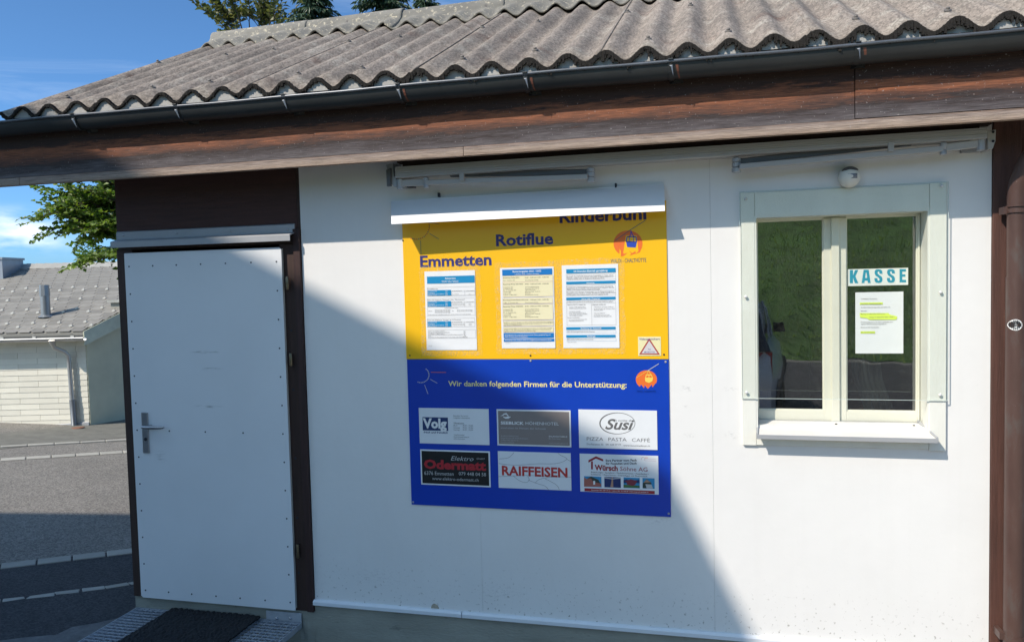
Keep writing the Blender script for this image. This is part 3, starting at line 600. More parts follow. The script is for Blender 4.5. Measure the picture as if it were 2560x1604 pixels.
# moss dirt line along the exposed joint edges
# mortar fillers in each wave
fl = None
k0 = -1
while X0c+k0*PIT < 1.8:
    cx = X0c+k0*PIT
    if fl is None:
        poly = [(-PIT*.5+.004, 0, -0.064)]
        for i in range(13):
            x = -PIT*.46+PIT*.92*i/12; poly.append((x, 0, -AMP+AMP*math.cos(2*math.pi*x/PIT)-0.0085))
        poly.append((PIT*.5-.004, 0, -0.064)); poly = [(a, b, c) for a, b, c in poly]
        fl = MB().ext(poly, (0, 0.05, 0)).build('wave_filler', filler_m, BX, loc=(0, 0, 0), smooth=30)
        fl.location = Vector((cx, EY+0.014, EZ+SL*0.014))-WL[BX.name]
    else: inst(fl, 'wave_filler', BX, (cx, EY+0.014+random.uniform(-.004, .006), EZ+SL*0.014+random.uniform(-.006, 0.0)), (0, random.uniform(-.03, .03), 0))
    k0 += 1
MB().box(-4.95, 1.8, EY+0.09, EY+0.12, 2.70, 2.745).build('eave_batten', brown_dark, BX)
# roof screws with washers
rs = None
for row, (yy, ph) in enumerate(((0.15, 0), (1.12, 1), (1.80, 0))):
    kk = -1 if row else 0
    while X0c+kk*PIT < 1.7:
        if (kk+ph*2) % 5 in ((0, 3) if row == 0 else (1, 4)):
            x = X0c+kk*PIT; y = EY+yy+random.uniform(-.02, .02); z = EZ+SL*(y-EY)+0.001
            if rs is None:
                rs = MB().lathe([(0.016, 0), (0.015, 0.005), (0.008, 0.007), (0.008, 0.014), (0.005, 0.016)], (0, 0, 0), 'z', 12).build('roof_screw', mat('weathered_zinc', (0.22, 0.20, 0.18), rough=0.6, metal=0.5), BX, loc=(0, 0, 0))
                rs.location = Vector((x, y, z))-WL[BX.name]; rs.rotation_euler = (math.atan(SL), 0, 0)
            else: inst(rs, 'roof_screw', BX, (x, y, z), (math.atan(SL), 0, 0))
        kk += 1
# ridge caps: round roll + corrugated wings on both slopes
rx = [-4.94]
while rx[-1] < 1.8: rx.append(rx[-1]+ (0.77 if len(rx) < 9 else 0.78))
for j in range(len(rx)-1):
    a, b = rx[j], rx[j+1]; mb = MB(); n = int((b-a+0.05)/0.0145)
    lft = 0.006 if j % 2 else 0.0
    secs = []
    for i in range(n+1):
        x = a-0.025+(b-a+0.05)*i/n; w = wave(x)
        R_ = 0.070+0.010*(i/n if True else 0)
        row = []
        for t in (0.27, 0.20, 0.13, 0.08): row.append((x, RY-t, RZ-SL*t+w*min(1, (t-0.05)/0.12)+0.032+lft))
        for q in range(11):
            an = math.pi*(1-q/10)*0.96+0.02*math.pi; row.append((x, RY+R_*math.cos(an), RZ-0.004+R_*math.sin(an)+lft))
        for t in (0.08, 0.13, 0.20, 0.27): row.append((x, RY+t, RZ-SL*t+w*min(1, (t-0.05)/0.12)+0.032+lft))
        secs.append(row)
    m_ = len(secs[0]); vs = [p for r in secs for p in r]
    fs = [(i*m_+k, (i+1)*m_+k, (i+1)*m_+k+1, i*m_+k+1) for i in range(n) for k in range(m_-1)]
    mb.add(vs, fs); mb.build('ridge_cap', ridge_m, BX, smooth=1, solid=0.012)
    if j == 0: MB().ext([(a-0.02, RY+0.068*math.cos(math.pi*q/12), RZ+0.064*math.sin(math.pi*q/12)) for q in range(13)], (0.02, 0, 0)).build('ridge_end', ridge_m, BX)
# gable infill under the verge
MB().ext([(XL, -0.25, 2.78), (XL, RY, RZ-0.07), (XL, 2*RY+0.25, 2.78)], (0.05, 0, 0)).build('gable_wall', brown_board, BX)
MB().ext([(-0.05, -0.25, 2.78), (-0.05, RY, RZ-0.07), (-0.05, 2*RY+0.25, 2.78)], (0.05, 0, 0)).build('gable_wall', brown_board, BX)

# --- right corner: post, recess wall, downpipe
MB().box(0.002, 0.115, -0.012, 0.06, -0.20, ZT).build('corner_board', red_brown, BX, bev=0.003)
MB().box(0.117, 1.9, 1.2, 1.25, -0.3, 2.9).build('recess_wall', brown_board, BX)
MB().box(0.115, 1.9, -0.27, 1.2, ZT, ZT+0.02).build('recess_ceiling', brown_board, BX)
PXc, PY, PR = 0.073, -0.085, 0.041
mb = MB(); path = [(PXc, PY, -0.25), (PXc, PY, 0.5), (PXc, PY, 1.2), (PXc, PY, 1.75)]
mb.tube(path, PR, 20); mb.build('downpipe', pipe_m, BX, smooth=50)
MB().tube([(PXc, PY, 1.74), (PXc, PY, 2.10), (PXc+0.004, PY-0.006, 2.16), (PXc+0.03, PY-0.03, 2.25), (PXc+0.09, PY-0.09, 2.36), (PXc+0.17, PY-0.18, 2.48), (PXc+0.215, GC+0.08, 2.54), (PXc+0.235, GC, 2.60), (PXc+0.235, GC, 2.66)], 0.0385, 20).build('downpipe_bend', pipe_m, BX, smooth=50)
for z in (W(2534, 529, PY)[2],):
    MB().tube([(PXc, PY, z-0.006), (PXc, PY, z+0.012)], PR+0.004, 20).tube([(PXc, PY, z+0.020), (PXc, PY, z+0.026)], PR+0.003, 20).box(PXc-PR-0.014, PXc-PR+0.004, PY-0.012, PY+0.05, z-0.010, z+0.022).build('pipe_clamp', pipe_m, BX, smooth=40)
z = 0.10
z = W(2520, 1590, PY)[2]
MB().tube([(PXc, PY, z-0.012), (PXc, PY, z+0.012)], PR+0.004, 20).box(PXc-PR-0.018, PXc-PR+0.002, PY-0.010, PY+0.07, z-0.012, z+0.020).build('pipe_clamp', pipe_m, BX, smooth=40)

# --- window
WIN = thing('x', (0, 0, 0), None, None); bpy.data.objects.remove(WIN)
def sub(name, loc, parent):
    o = bpy.data.objects.new(name, None); o.empty_display_size = 0.05; place(o, parent, loc); return o
WIN = sub('window', (-0.64, 0, 1.05), BX)
CY = -0.015
c0 = W(1851, 484, CY); c1 = W(2369, 455, CY); c2 = W(1856, 1112, CY)
cx0, cx1, cz0, cz1 = c0[0], W(2368, 900, CY)[0]-0.004, c2[2], (c0[2]+c1[2])/2
MB().box(cx0, OX0+0.004, CY, 0.0, cz0, cz1).build('casing_board', white_paint, WIN, bev=0.002)
MB().box(OX1-0.004, cx1, CY-.001, 0.0, cz0-0.004, cz1+0.001).build('casing_board', white_paint, WIN, bev=0.002)
MB().box(OX0+0.005, OX1-0.005, CY+.001, 0.0, OZ1-0.004, cz1-0.001).build('casing_board', white_paint, WIN, bev=0.002)
MB().box(OX0+0.005, OX1-0.005, CY+.001, 0.0, cz0+0.002, OZ0-0.035).build('casing_board', white_paint, WIN, bev=0.002)
# reveals (lining of the opening)
rv = MB(); RD = 0.10
rv.box(OX0+0.001, OX0+0.012, CY+.002, RD+0.05, OZ0-0.03, OZ1-0.001); rv.box(OX1-0.012, OX1-0.001, CY+.002, RD+0.05, OZ0-0.03, OZ1-0.001)
rv.box(OX0+0.012, OX1-0.012, CY+.002, RD+0.05, OZ1-0.012, OZ1-0.001); rv.box(OX0+0.012, OX1-0.012, 0.02, RD+0.06, OZ0-0.03, OZ0-0.018)
rv.build('window_lining', white_paint, WIN)
ix0, ix1 = OX0+0.012, OX1-0.012
def frame_box(mb, x0, x1, z0, z1, y0, y1, w):
    mb.box(x0, x0+w, y0, y1, z0, z1); mb.box(x1-w, x1, y0, y1, z0, z1); mb.box(x0+w, x1-w, y0+.0004, y1, z1-w, z1); mb.box(x0+w, x1-w, y0+.0004, y1, z0, z0+w)
fr = MB(); frame_box(fr, ix0, ix1, OZ0, OZ1-0.012, RD+0.012, RD+0.05, 0.014); fr.build('window_frame', cream_paint, WIN)
xm = W(1700+762*.5159, 1000, RD)[0]
sz0, sz1 = OZ0+0.010, OZ1-0.022
gl = [(W(1700+372*.5159, 760, RD)[0], W(1700+697*.5159, 760, RD)[0]), (W(1700+806*.5159, 760, RD)[0], W(1700+1152*.5159, 760, RD)[0])]
gz0 = W(1700+530*.5159, 400+1212*.5159, RD)[2]; gz1 = (W(1700+530*.5159, 400+246*.5159, RD)[2])
SASH = []
for (a, b), (xa, xb) in zip(gl, ((ix0+0.004, xm-0.003), (xm+0.004, ix1-0.004))):
    mb = MB()
    mb.box(xa, a, RD, RD+0.034, sz0, sz1); mb.box(b, xb, RD, RD+0.034, sz0, sz1)
    mb.box(a, b, RD+.0005, RD+0.034, gz1, sz1); mb.box(a, b, RD+.0005, RD+0.034, sz0, gz0)
    s_ = mb.build('sash', cream_paint, WIN, bev=0.0015)
    bd = MB(); w = 0.008
    frame_box(bd, a-0.002, b+0.002, gz0-0.002, gz1+0.002, RD+0.006, RD+0.02, w); bd.build('glazing_bead', cream_paint, s_, bev=0.003)
    MB().box(a, b, RD+0.018, RD+0.022, gz0, gz1).build('pane', pane_m, s_); SASH.append(s_)
MB().box(xm-0.026, xm+0.010, RD-0.014, RD-0.001, OZ0+0.002, OZ1-0.02).build('mullion', cream_paint, WIN, bev=0.003)
# sloping window board: metal sill with end caps
sp_ = 0.074; zs0 = 1.020; zs1 = OZ0+0.008
sL, sR = -1.024, W(1700+1250*.5159, 400+1345*.5159, -sp_)[0]
SILL = MB().hexa([(sL, -sp_, zs0-0.012), (sR, -sp_, zs0-0.012), (OX1-0.03, RD-0.01, zs1-0.012), (OX0+0.014, RD-0.01, zs1-0.012), (sL, -sp_, zs0), (sR, -sp_, zs0), (OX1-0.03, RD-0.01, zs1+0.004), (OX0+0.014, RD-0.01, zs1+0.004)]).build('window_sill', mat('sill_paint', (0.66, 0.64, 0.60), rough=0.35, var=0.05, vs=7), WIN, bev=0.001)
MB().box(sL-0.002, sR+0.002, -sp_-0.004, -sp_+0.001, zs0-0.018, zs0+0.003).build('sill_edge', alu, SILL, bev=0.001)
MB().hexa([(sR-0.006, -sp_, zs0+0.001), (sR+0.002, -sp_, zs0+0.001), (OX1-0.022, RD-0.01, zs1+0.004), (OX1-0.030, RD-0.01, zs1+0.004), (sR-0.006, -sp_, zs0+0.008), (sR+0.002, -sp_, zs0+0.008), (OX1-0.022, RD-0.01, zs1+0.016), (OX1-0.030, RD-0.01, zs1+0.016)]).build('sill_end', alu, SILL)
MB().hexa([(sL-0.002, -sp_, zs0+0.001), (sL+0.006, -sp_, zs0+0.001), (OX0+0.022, RD-0.01, zs1+0.004), (OX0+0.014, RD-0.01, zs1+0.004), (sL-0.002, -sp_, zs0+0.008), (sL+0.006, -sp_, zs0+0.008), (OX0+0.022, RD-0.01, zs1+0.016), (OX0+0.014, RD-0.01, zs1+0.016)]).build('sill_end', alu, SILL)
for u, v in ((757, 1269), (1135, 1277)):
    p = W(1700+u*.5159, 400+v*.5159, 0.05); MB().lathe([(0.006, 0), (0.005, 0.003)], (p[0], 0.055, zs1-0.006), 'z', 10).build('sill_screw', screw_m, SILL)
# clear acrylic sheet screwed over the casing
pz0 = W(1700+330*.5159, 400+1152*.5159, CY-.006)[2]; pxa = cx0-0.004; pxb = cx1+0.004
PLX = MB().box(pxa, pxb, CY-0.0085, CY-0.0045, pz0, cz1+0.004).build('acrylic_sheet', plexi_m, WIN)
eg = MB(); eg.box(pxa, pxb, CY-0.0088, CY-0.0042, pz0-0.0018, pz0-.0002); eg.box(pxb+.0002, pxb+0.0016, CY-0.0088, CY-0.0042, pz0, cz1+0.004); eg.box(pxa-0.0016, pxa-.0002, CY-0.0088, CY-0.0042, pz0, cz1+0.004); eg.box(pxa, pxb, CY-0.0088, CY-0.0042, cz1+0.0042, cz1+0.0055)
eg.build('acrylic_edge', plexi_edge, PLX)
for u, v in ((318, 188), (1268, 125), (319, 662), (1264, 641), (323, 1126), (1261, 1137)):
    p = W(1700+u*.5159, 400+v*.5159, CY-.009); MB().lathe([(0.0075, 0), (0.007, -0.003), (0.003, -0.006)], (p[0], CY-0.0086, p[2]), 'y', 14).build('screw_cap', lightscrew, PLX, smooth=50)
# things dimly seen in the room behind the panes
t = thing('folding_chair', (-0.95, 1.1, -0.03), 'orange seated chair dimly seen inside the booth behind the window', 'chair')
MB().box(-0.62, -0.22, 0.9, 1.25, 0.98, 1.02).build('seat', mat('orange_fabric', (0.45, 0.12, 0.03), rough=0.9), t)
lg = MB()
for a in (-0.6, -0.24):
    for b in (0.92, 1.23): lg.tube([(a, b, -0.03), (a, b, 0.98)], 0.012, 8)
lg.build('leg_frame', screw_m, t)
MB().box(-0.62, -0.22, 1.22, 1.25, 1.10, 1.40).build('backrest', mat('red_fabric', (0.18, 0.03, 0.04), rough=0.9), t)
cu = MB(); vs = []; fs = []; n = 24
for i in range(n+1):
    x = -0.56+0.13*i/n; yy = 0.22+0.012*math.sin(i*1.5)
    vs += [(x+0.16, yy, 0.85), (x+0.02, yy, 1.25), (x-0.03, yy, 1.62)]
for i in range(n):
    for j in range(2): fs.append((i*3+j, (i+1)*3+j, (i+1)*3+j+1, i*3+j+1))
cu.add(vs, fs); o = cu.build('curtain', mat('pale_net', (0.30, 0.30, 0.34), rough=0.9), None, smooth=1, solid=0.002); tag(o, 'pale cloth hanging behind the left edge of the right window pane', 'curtain')

# ------------------------------------------------------------------ text and print helpers
_fc = {}
def glyphs(s, bold=0.0, res=2, shear=0.0):
    key = (s, bold, res, shear)
    if key in _fc: return _fc[key]
    c = bpy.data.curves.new('t', 'FONT'); c.body = s; c.size = 1; c.resolution_u = res; c.offset = bold; c.fill_mode = 'FRONT'; c.shear = shear
    o = bpy.data.objects.new('t', c); COL.objects.link(o)
    dg = bpy.context.evaluated_depsgraph_get(); me = o.evaluated_get(dg).to_mesh()
    v = np.array([tuple(p.co) for p in me.vertices]) if len(me.vertices) else np.zeros((0, 3))
    f = [tuple(p.vertices) for p in me.polygons]
    o.evaluated_get(dg).to_mesh_clear(); bpy.data.objects.remove(o); bpy.data.curves.remove(c)
    _fc[key] = (v, f); return v, f
CAPH = glyphs('H')[0][:, 1].max()
class Print:
    "flat print laid on a board that faces the viewer (plane y = const)"
    def __init__(s, parent, y): s.p = parent; s.y = y; s.d = {}; s.split = 'notice' not in parent.name
    def g(s, name, m):
        k = (name, m.name)
        if name in ('print_bar', 'print_field', 'photo_print', 'highlight') or (name == 'lettering' and s.split): k = k+(len(s.d),)
        return s.d.setdefault(k, (name, m, MB()))[2]
    def text(s, zf, st, xl, yb, xr, yt, m, bold=0.012, name='lettering', shear=0.0, res=2, rot=0.0):
        a = W(*zf(xl, yb), s.y); b = W(*zf(xr, yb), s.y); c = W(*zf(xl, yt), s.y)
        v, f = glyphs(st, bold, res, shear)
        if not len(v): return
        x0, x1 = v[:, 0].min(), v[:, 0].max(); kx = (b[0]-a[0])/(x1-x0); kz = (c[2]-a[2])/CAPH
        px = (v[:, 0]-x0)*kx; pz = v[:, 1]*kz
        if rot: cr, sr = math.cos(rot), math.sin(rot); px, pz = px*cr-pz*sr, px*sr+pz*cr
        s.g(name, m).add([(a[0]+q, s.y-0.0006, a[2]+w) for q, w in zip(px, pz)], f)
    def poly(s, zf, pts, m, name='emblem', dy=0.0):
        p = [W(*zf(*q), s.y) for q in pts]; s.g(name, m).add([(q[0], s.y-0.0004-dy, q[2]) for q in p], [tuple(range(len(p)))])
    def rect(s, zf, x0, y0, x1, y1, m, name='print_bar', dy=0.0):
        a = W(*zf(x0, y0), s.y); b = W(*zf(x1, y0), s.y); b = np.array([b[0], 0, W(*zf(x0, y1), s.y)[2]])
        s.g(name, m).add([(a[0], s.y-.0003-dy, a[2]), (b[0], s.y-.0003-dy, a[2]), (b[0], s.y-.0003-dy, b[2]), (a[0], s.y-.0003-dy, b[2])], [(0, 1, 2, 3)])
    def box(s, zf, x0, y0, x1, y1, m, w=2, fill=None):
        if fill: s.rect(zf, x0, y0, x1, y1, fill, 'print_field')
        s.rect(zf, x0, y0, x1, y0+w, m, 'rule', .0001); s.rect(zf, x0, y1-w, x1, y1, m, 'rule', .0001); s.rect(zf, x0, y0, x0+w, y1, m, 'rule', .0001); s.rect(zf, x1-w, y0, x1, y1, m, 'rule', .0001)
    def line(s, zf, pts, w, m, name='emblem', dy=0.0002):
        for (xa, ya), (xb, yb) in zip(pts[:-1], pts[1:]):
            l = math.hypot(xb-xa, yb-ya) or 1; nx_, ny_ = -(yb-ya)/l*w/2, (xb-xa)/l*w/2
            s.poly(zf, [(xa+nx_, ya+ny_), (xb+nx_, yb+ny_), (xb-nx_, yb-ny_), (xa-nx_, ya-ny_)], m, name, dy)
    def ell(s, zf, cx, cy, rx_, ry_, m, name='emblem', dy=0.0, a0=0, a1=360, n=36):
        s.poly(zf, [(cx+rx_*math.cos(rad(a0+(a1-a0)*i/n)), cy+ry_*math.sin(rad(a0+(a1-a0)*i/n))) for i in range(n)], m, name, dy)
    def arc(s, zf, cx, cy, rx_, ry_, a0, a1, w, m, n=40, wf=None, name='emblem'):
        pts = [(cx+rx_*math.cos(rad(a0+(a1-a0)*i/n)), cy+ry_*math.sin(rad(a0+(a1-a0)*i/n))) for i in range(n+1)]
        for i in range(n): s.line(zf, pts[i:i+2], w if not wf else w*wf(i/n), m, name)
    def done(s):
        for (nm, m, mb) in s.d.values(): mb.build(nm, m, s.p, kind='stuff' if nm in ('lettering', 'rule') and not s.split else None)
def ZF(x0, y0, k): return lambda x, y: (x0+x*k, y0+y*k)
Z5 = ZF(960, 450, .31496); Z6 = ZF(980, 880, .30667)
ZP1 = ZF(1040, 650, .15873); ZP2 = ZF(1230, 650, .15873); ZP3 = ZF(1390, 640, .17199); ZV = ZF(1430, 1000, .16535); ZK = ZF(2080, 640, .18519); ZS = ZF(1030, 900, .17406)
navy = flat('navy', (0.030, 0.028, 0.16)); blackp = flat('black', (0.02, 0.02, 0.022)); orange = flat('orange', (0.80, 0.16, 0.02)); whitep = flat('white', (0.80, 0.80, 0.78))
cyan = flat('cyan', (0.0, 0.24, 0.50)); bluebar = flat('blue', (0.0, 0.17, 0.50)); cream = flat('cream', (0.80, 0.74, 0.48)); greyp = flat('grey', (0.13, 0.13, 0.13)); redp = flat('red', (0.50, 0.035, 0.03))
dkred = flat('dark_red', (0.32, 0.02, 0.03)); yellowp = flat('yellow', (0.85, 0.62, 0.10)); paleyel = flat('pale_yellow', (0.85, 0.74, 0.28)); gond = flat('gondola_blue', (0.02, 0.06, 0.42)); taupe = flat('taupe', (0.24, 0.195, 0.18)); teal = flat('teal', (0.02, 0.30, 0.42)); hl = flat('highlighter', (0.72, 0.88, 0.12)); pinkish = flat('pink_rule', (0.45, 0.18, 0.25)); lgrey = flat('light_grey', (0.50, 0.50, 0.50)); violet = flat('violet', (0.22, 0.16, 0.35))
yel_board = mat('yellow_board', (0.90, 0.50, 0.004), rough=0.38, var=0.02, vs=4, bump=0.05, bs=30)
blue_board = mat('blue_board', (0.001, 0.045, 0.42), rough=0.33, var=0.05, vs=6, spots=[((0.02, 0.10, 0.45), 14, 0.70, 0.06)])
paper_m = mat('paper', (0.80, 0.81, 0.81), rough=0.5, var=0.02, vs=20, bump=0.12, bs=18)

# ------------------------------------------------------------------ yellow information board
YB0 = -0.006
sx0 = W(1016.8, 897.5, YB0)[0]; sx1 = W(1670.7, 897.5, YB0)[0]; sz_ = W(1340, 897.5, YB0)[2]
sbot = (W(1028.5, 1260.3, YB0)[2]+W(1678.7, 1291.6, YB0)[2])/2
ytop = 2.165
IB = thing('info_board', ((sx0+sx1)/2, 0, sz_), 'yellow cable car board naming Emmetten, Rotiflue and Rinderbühl, above the blue board', 'sign')
MB().box(sx0-0.002, sx1+0.001, YB0, -0.001, sz_+0.0005, ytop).build('panel', yel_board, IB, bev=0.001)
P = Print(IB, YB0)
P.text(Z5, 'Emmetten', 288, 690, 855, 604, navy, 0.030)
P.text(Z5, 'Rotiflue', 890, 522, 1345, 436, navy, 0.030)
P.text(Z5, 'Rinderbühl', 1394, 339, 2083, 246, navy, 0.030)
P.text(Z5, 'WALDI - CHALTHÜTTE', 1799, 658, 2082, 628, greyp, 0.012)
# cable car emblem
P.ell(Z5, 1937, 503, 115, 103, orange)
P.poly(Z5, [(1868, 608), (1870, 545), (1897, 590), (1920, 440), (2006, 440), (2020, 560), (2050, 540), (2052, 512), (2075, 620), (1960, 625)], yel_board, 'emblem', .0002)
P.poly(Z5, [(1880, 552), (1905, 585), (1935, 578), (1900, 604), (1880, 606)], orange, 'emblem', .0004)
P.poly(Z5, [(1945, 560), (1968, 580), (1995, 565), (2000, 582), (1950, 600), (1962, 585)], orange, 'emblem', .0004)
P.poly(Z5, [(2018, 545), (2048, 535), (2030, 575), (1995, 588), (2020, 565)], orange, 'emblem', .0004)
P.line(Z5, [(1838, 478), (1950, 400), (2075, 320)], 5, greyp, dy=.0006)
P.line(Z5, [(1960, 402), (1958, 440), (1936, 452)], 6, gond, dy=.0006); P.line(Z5, [(1960, 402), (1975, 440), (1992, 452)], 6, gond, dy=.0006)
P.line(Z5, [(1930, 450), (2000, 450), (2006, 490), (1922, 490), (1930, 450)], 7, gond, dy=.0006)
P.line(Z5, [(1950, 450), (1946, 490)], 5, gond, dy=.0006); P.line(Z5, [(1980, 450), (1982, 490)], 5, gond, dy=.0006)
P.poly(Z5, [(1922, 490), (2008, 490), (1998, 536), (1930, 532)], gond, 'emblem', .0006)
# radiating sun logo in the upper left: dotted arc and rays
for i in range(17):
    a = rad(-25+i*8.6); x, y = 255+105*math.cos(a), 365+105*math.sin(a); P.rect(Z5, x-4, y-4, x+4, y+5, redp if i % 3 else greyp, 'emblem', .0002)
P.line(Z5, [(362, 424), (435, 468)], 4, greyp); P.line(Z5, [(291, 480), (294, 592)], 4, greyp); P.line(Z5, [(352, 337), (440, 350)], 4, greyp)
P.done()
for u, v in ((205, 1391), (1163, 1392), (2222, 1384), (150, 480)):
    p = W(*Z5(u, v), YB0); MB().lathe([(0.005, 0), (0.004, -0.0025)], (p[0], YB0, p[2]), 'y', 10).build('screw', screw_m, IB)

# ------------------------------------------------------------------ blue sponsor board
SB = thing('sponsor_board', ((sx0+sx1)/2, 0, sbot), 'blue board thanking the sponsoring firms, mounted under the yellow board', 'sign')
MB().box(sx0+0.001, sx1+0.002, YB0, -0.001, sbot, sz_-0.0015).build('panel', blue_board, SB, bev=0.001)
P = Print(SB, YB0)
P.text(Z6, 'Wir danken folgenden Firmen für die Unterstützung:', 459, 275, 1913, 234, paleyel, 0.016)
P.ell(Z6, 2074, 222, 86, 75, orange)
P.poly(Z6, [(1985, 300), (2012, 296), (2030, 262), (2055, 292), (2060, 268), (2086, 298), (2118, 262), (2122, 288), (2148, 252), (2170, 290), (2170, 330), (1985, 330)], blue_board, 'emblem', .0002)
P.line(Z6, [(1990, 208), (2085, 150)], 3, yellowp, dy=.0004); P.line(Z6, [(2085, 150), (2175, 93)], 5, lgrey, dy=.0004)
P.line(Z6, [(2092, 148), (2078, 182)], 4, yellowp, dy=.0006); P.line(Z6, [(2092, 148), (2110, 182)], 4, yellowp, dy=.0006)
P.poly(Z6, [(2072, 180), (2116, 180), (2128, 212), (2122, 236), (2096, 250), (2066, 238), (2062, 212)], yellowp, 'emblem', .0006)
P.poly(Z6, [(2076, 188), (2092, 188), (2092, 206), (2070, 206)], orange, 'emblem', .0008); P.poly(Z6, [(2097, 188), (2112, 188), (2120, 206), (2097, 206)], orange, 'emblem', .0008)
P.text(Z6, 'WALDI - CHALTHÜTTE', 1996, 325, 2152, 311, greyp, 0.01)
for i in range(15):
    a = rad(-50+i*11.5); x, y = 236+66*math.cos(a), 185+62*math.sin(a); P.rect(Z6, x-4, y-4, x+4, y+4, lgrey, 'emblem', .0002)
P.line(Z6, [(318, 163), (441, 164)], 4, orange); P.line(Z6, [(312, 220), (370, 252)], 4, lgrey); P.line(Z6, [(266, 266), (294, 340)], 4, lgrey)
P.done()
for u, v in ((2231, 79), (2256, 1314), (172, 1220), (1130, 70)):
    p = W(*Z6(u, v), YB0); MB().lathe([(0.006, 0), (0.004, -0.003)], (p[0], YB0, p[2]), 'y', 10).build('screw', alu, SB)

# ------------------------------------------------------------------ sponsor plates
def plate(name, label, x0, y0, x1, y1, m, frame=None):
    a = W(*Z6(x0, y0), YB0-.003); b = W(*Z6(x1, y1), YB0-.003)
    t = thing(name, ((a[0]+b[0])/2, YB0, b[2]), label, 'sign plate', 'six sponsor plates on the blue board')
    MB().box(a[0], b[0], YB0-.003, YB0-0.0002, b[2], a[2]).build('plate', m, t, bev=0.0008)
    if frame:
        w = 0.008; MB().box(a[0]+w, b[0]-w, YB0-.0036, YB0-.0030, b[2]+w, a[2]-w).build('plate_field', frame, t)
    return t, Print(t, YB0-(.0036 if frame else .003))
plate_w = mat('white_plate', (0.76, 0.78, 0.79), rough=0.35, var=0.02, vs=15)
t, P = plate('sponsor_plate', 'white plate with a dark blue logo block, upper left of six', 217, 453, 795, 757, plate_w)
dkblue = flat('dark_blue', (0.012, 0.035, 0.13))
P.rect(ZS, 150, 815, 515, 1005, dkblue, 'logo'); P.text(ZS, 'Volg', 158, 967, 500, 838, whitep, 0.045, 'logo_lettering'); 
P.text(ZS, 'frisch und fründlich', 168, 1043, 512, 1017, dkblue, 0.02, shear=0.25)
for i, s in enumerate(('Besuchen Sie uns im', 'Volgladen in Emmetten!')): P.text(ZS, s, 595, 803+i*30, 805+i*25, 787+i*30, greyp, 0.008)
P.text(ZS, 'Öffnungszeiten:', 598, 908, 750, 890, greyp, 0.004); P.rect(ZS, 598, 912, 755, 914, greyp, 'rule')
for i, (s, q) in enumerate((('Mo-Fr', '08.30 - 19.00h'), ('Samstag', '08.30 - 19.00h'), ('Sonntag', '08.00 - 19.00h'))):
    P.text(ZS, s, 598, 943+i*30, (655, 685, 683)[i], 927+i*30, greyp, 0.008); P.text(ZS, q, 730, 943+i*30, 877, 927+i*30, greyp, 0.008)
for i, s in enumerate(('Volg Emmetten', 'Hinterhostattstrasse 4', '6376 Emmetten')): P.text(ZS, s, 600, 1075+i*29, (753, 820, 760)[i], 1059+i*29, greyp, 0.008)
P.done()
t, P = plate('sponsor_plate', 'brown grey hotel plate with white border, upper middle of six', 852, 464, 1462, 775, plate_w, flat('taupe_field', (0.235, 0.20, 0.185)))
P.poly(ZS, [(1266, 800), (1300, 785), (1325, 758), (1335, 768), (1350, 752), (1392, 800), (1375, 800), (1350, 775), (1335, 785), (1325, 775), (1310, 795)], whitep, 'logo')
P.poly(ZS, [(1305, 805), (1340, 815), (1380, 805), (1422, 812), (1385, 836), (1345, 836), (1320, 825)], whitep, 'logo')
P.text(ZS, 'SEEBLICK', 1275, 917, 1605, 877, whitep, 0.025); P.text(ZS, 'HÖHENHOTEL', 1632, 924, 2108, 882, whitep, -0.004)
P.text(ZS, 'innehalten im Herzen der Schweiz', 1278, 980, 1920, 955, lgrey, 0.0)
for i, (s, q) in enumerate((('Seeblick Höhenhotel', 1527), ('Hugenstrasse 24, 6376 Emmetten', 1665), ('Telefon 041 624 41 41', 1522), ('hotelseeblick.ch', 1465))): P.text(ZS, s, 1280, 1090+i*31, q, 1075+i*31, lgrey, -0.002)
P.text(ZS, 'BALANCE FAMILIE', 1967, 1100, 2230, 1082, whitep, 0.008); P.text(ZS, 'Bio Gute Ideen', 1967, 1130, 2135, 1115, lgrey, 0); P.text(ZS, 'www.hotelseeblick.ch', 1967, 1196, 2240, 1183, lgrey, 0)
P.done()
t, P = plate('sponsor_plate', 'white restaurant plate with an oval Susi logo, upper right of six', 1519, 466, 2165, 797, plate_w)
P.arc(Z6, 1838, 579, 143, 86, 0, 360, 4, greyp, 48, lambda q: 1+1.4*max(0, -math.cos(q*2*math.pi)))
P.text(Z6, 'Susi', 1738, 625, 1975, 545, greyp, 0.022, shear=0.35, res=4); P.text(Z6, 'la cucina di', 1814, 562, 1952, 545, greyp, 0.0, shear=0.3)
P.text(Z6, 'PIZZA', 1588, 718, 1722, 690, greyp, -0.006); P.text(Z6, 'PASTA', 1764, 722, 1913, 694, greyp, -0.006); P.text(Z6, 'CAFFÈ', 1956, 728, 2103, 700, greyp, -0.006)
P.text(Z6, 'Dorfstrasse 33', 1588, 754, 1722, 740, greyp, 0); P.text(Z6, '041 620 77 77', 1742, 757, 1866, 743, greyp, 0); P.text(Z6, 'www.lacucinadisusi.ch', 1886, 764, 2103, 750, greyp, 0)
P.done()
t, P = plate('sponsor_plate', 'black electrician plate with red Odermatt lettering, lower left of six', 229, 790, 805, 1100, plate_w, flat('black_field', (0.006, 0.006, 0.007)))
P.y -= 0
P.text(Z6, 'Elektro', 480, 880, 665, 845, lgrey, -0.004, shear=0.3); P.text(Z6, 'GmbH', 690, 872, 755, 858, lgrey, -0.004, shear=0.3)
P.text(Z6, 'Odermatt', 262, 943, 767, 876, flat('signal_red', (0.42, 0.02, 0.03)), 0.045)
P.text(Z6, '6376 Emmetten', 264, 996, 503, 967, lgrey, 0); P.text(Z6, '079 448 04 58', 545, 1001, 767, 974, lgrey, 0)
P.text(Z6, 'www.elektro-odermatt.ch', 328, 1038, 706, 1014, lgrey, 0)
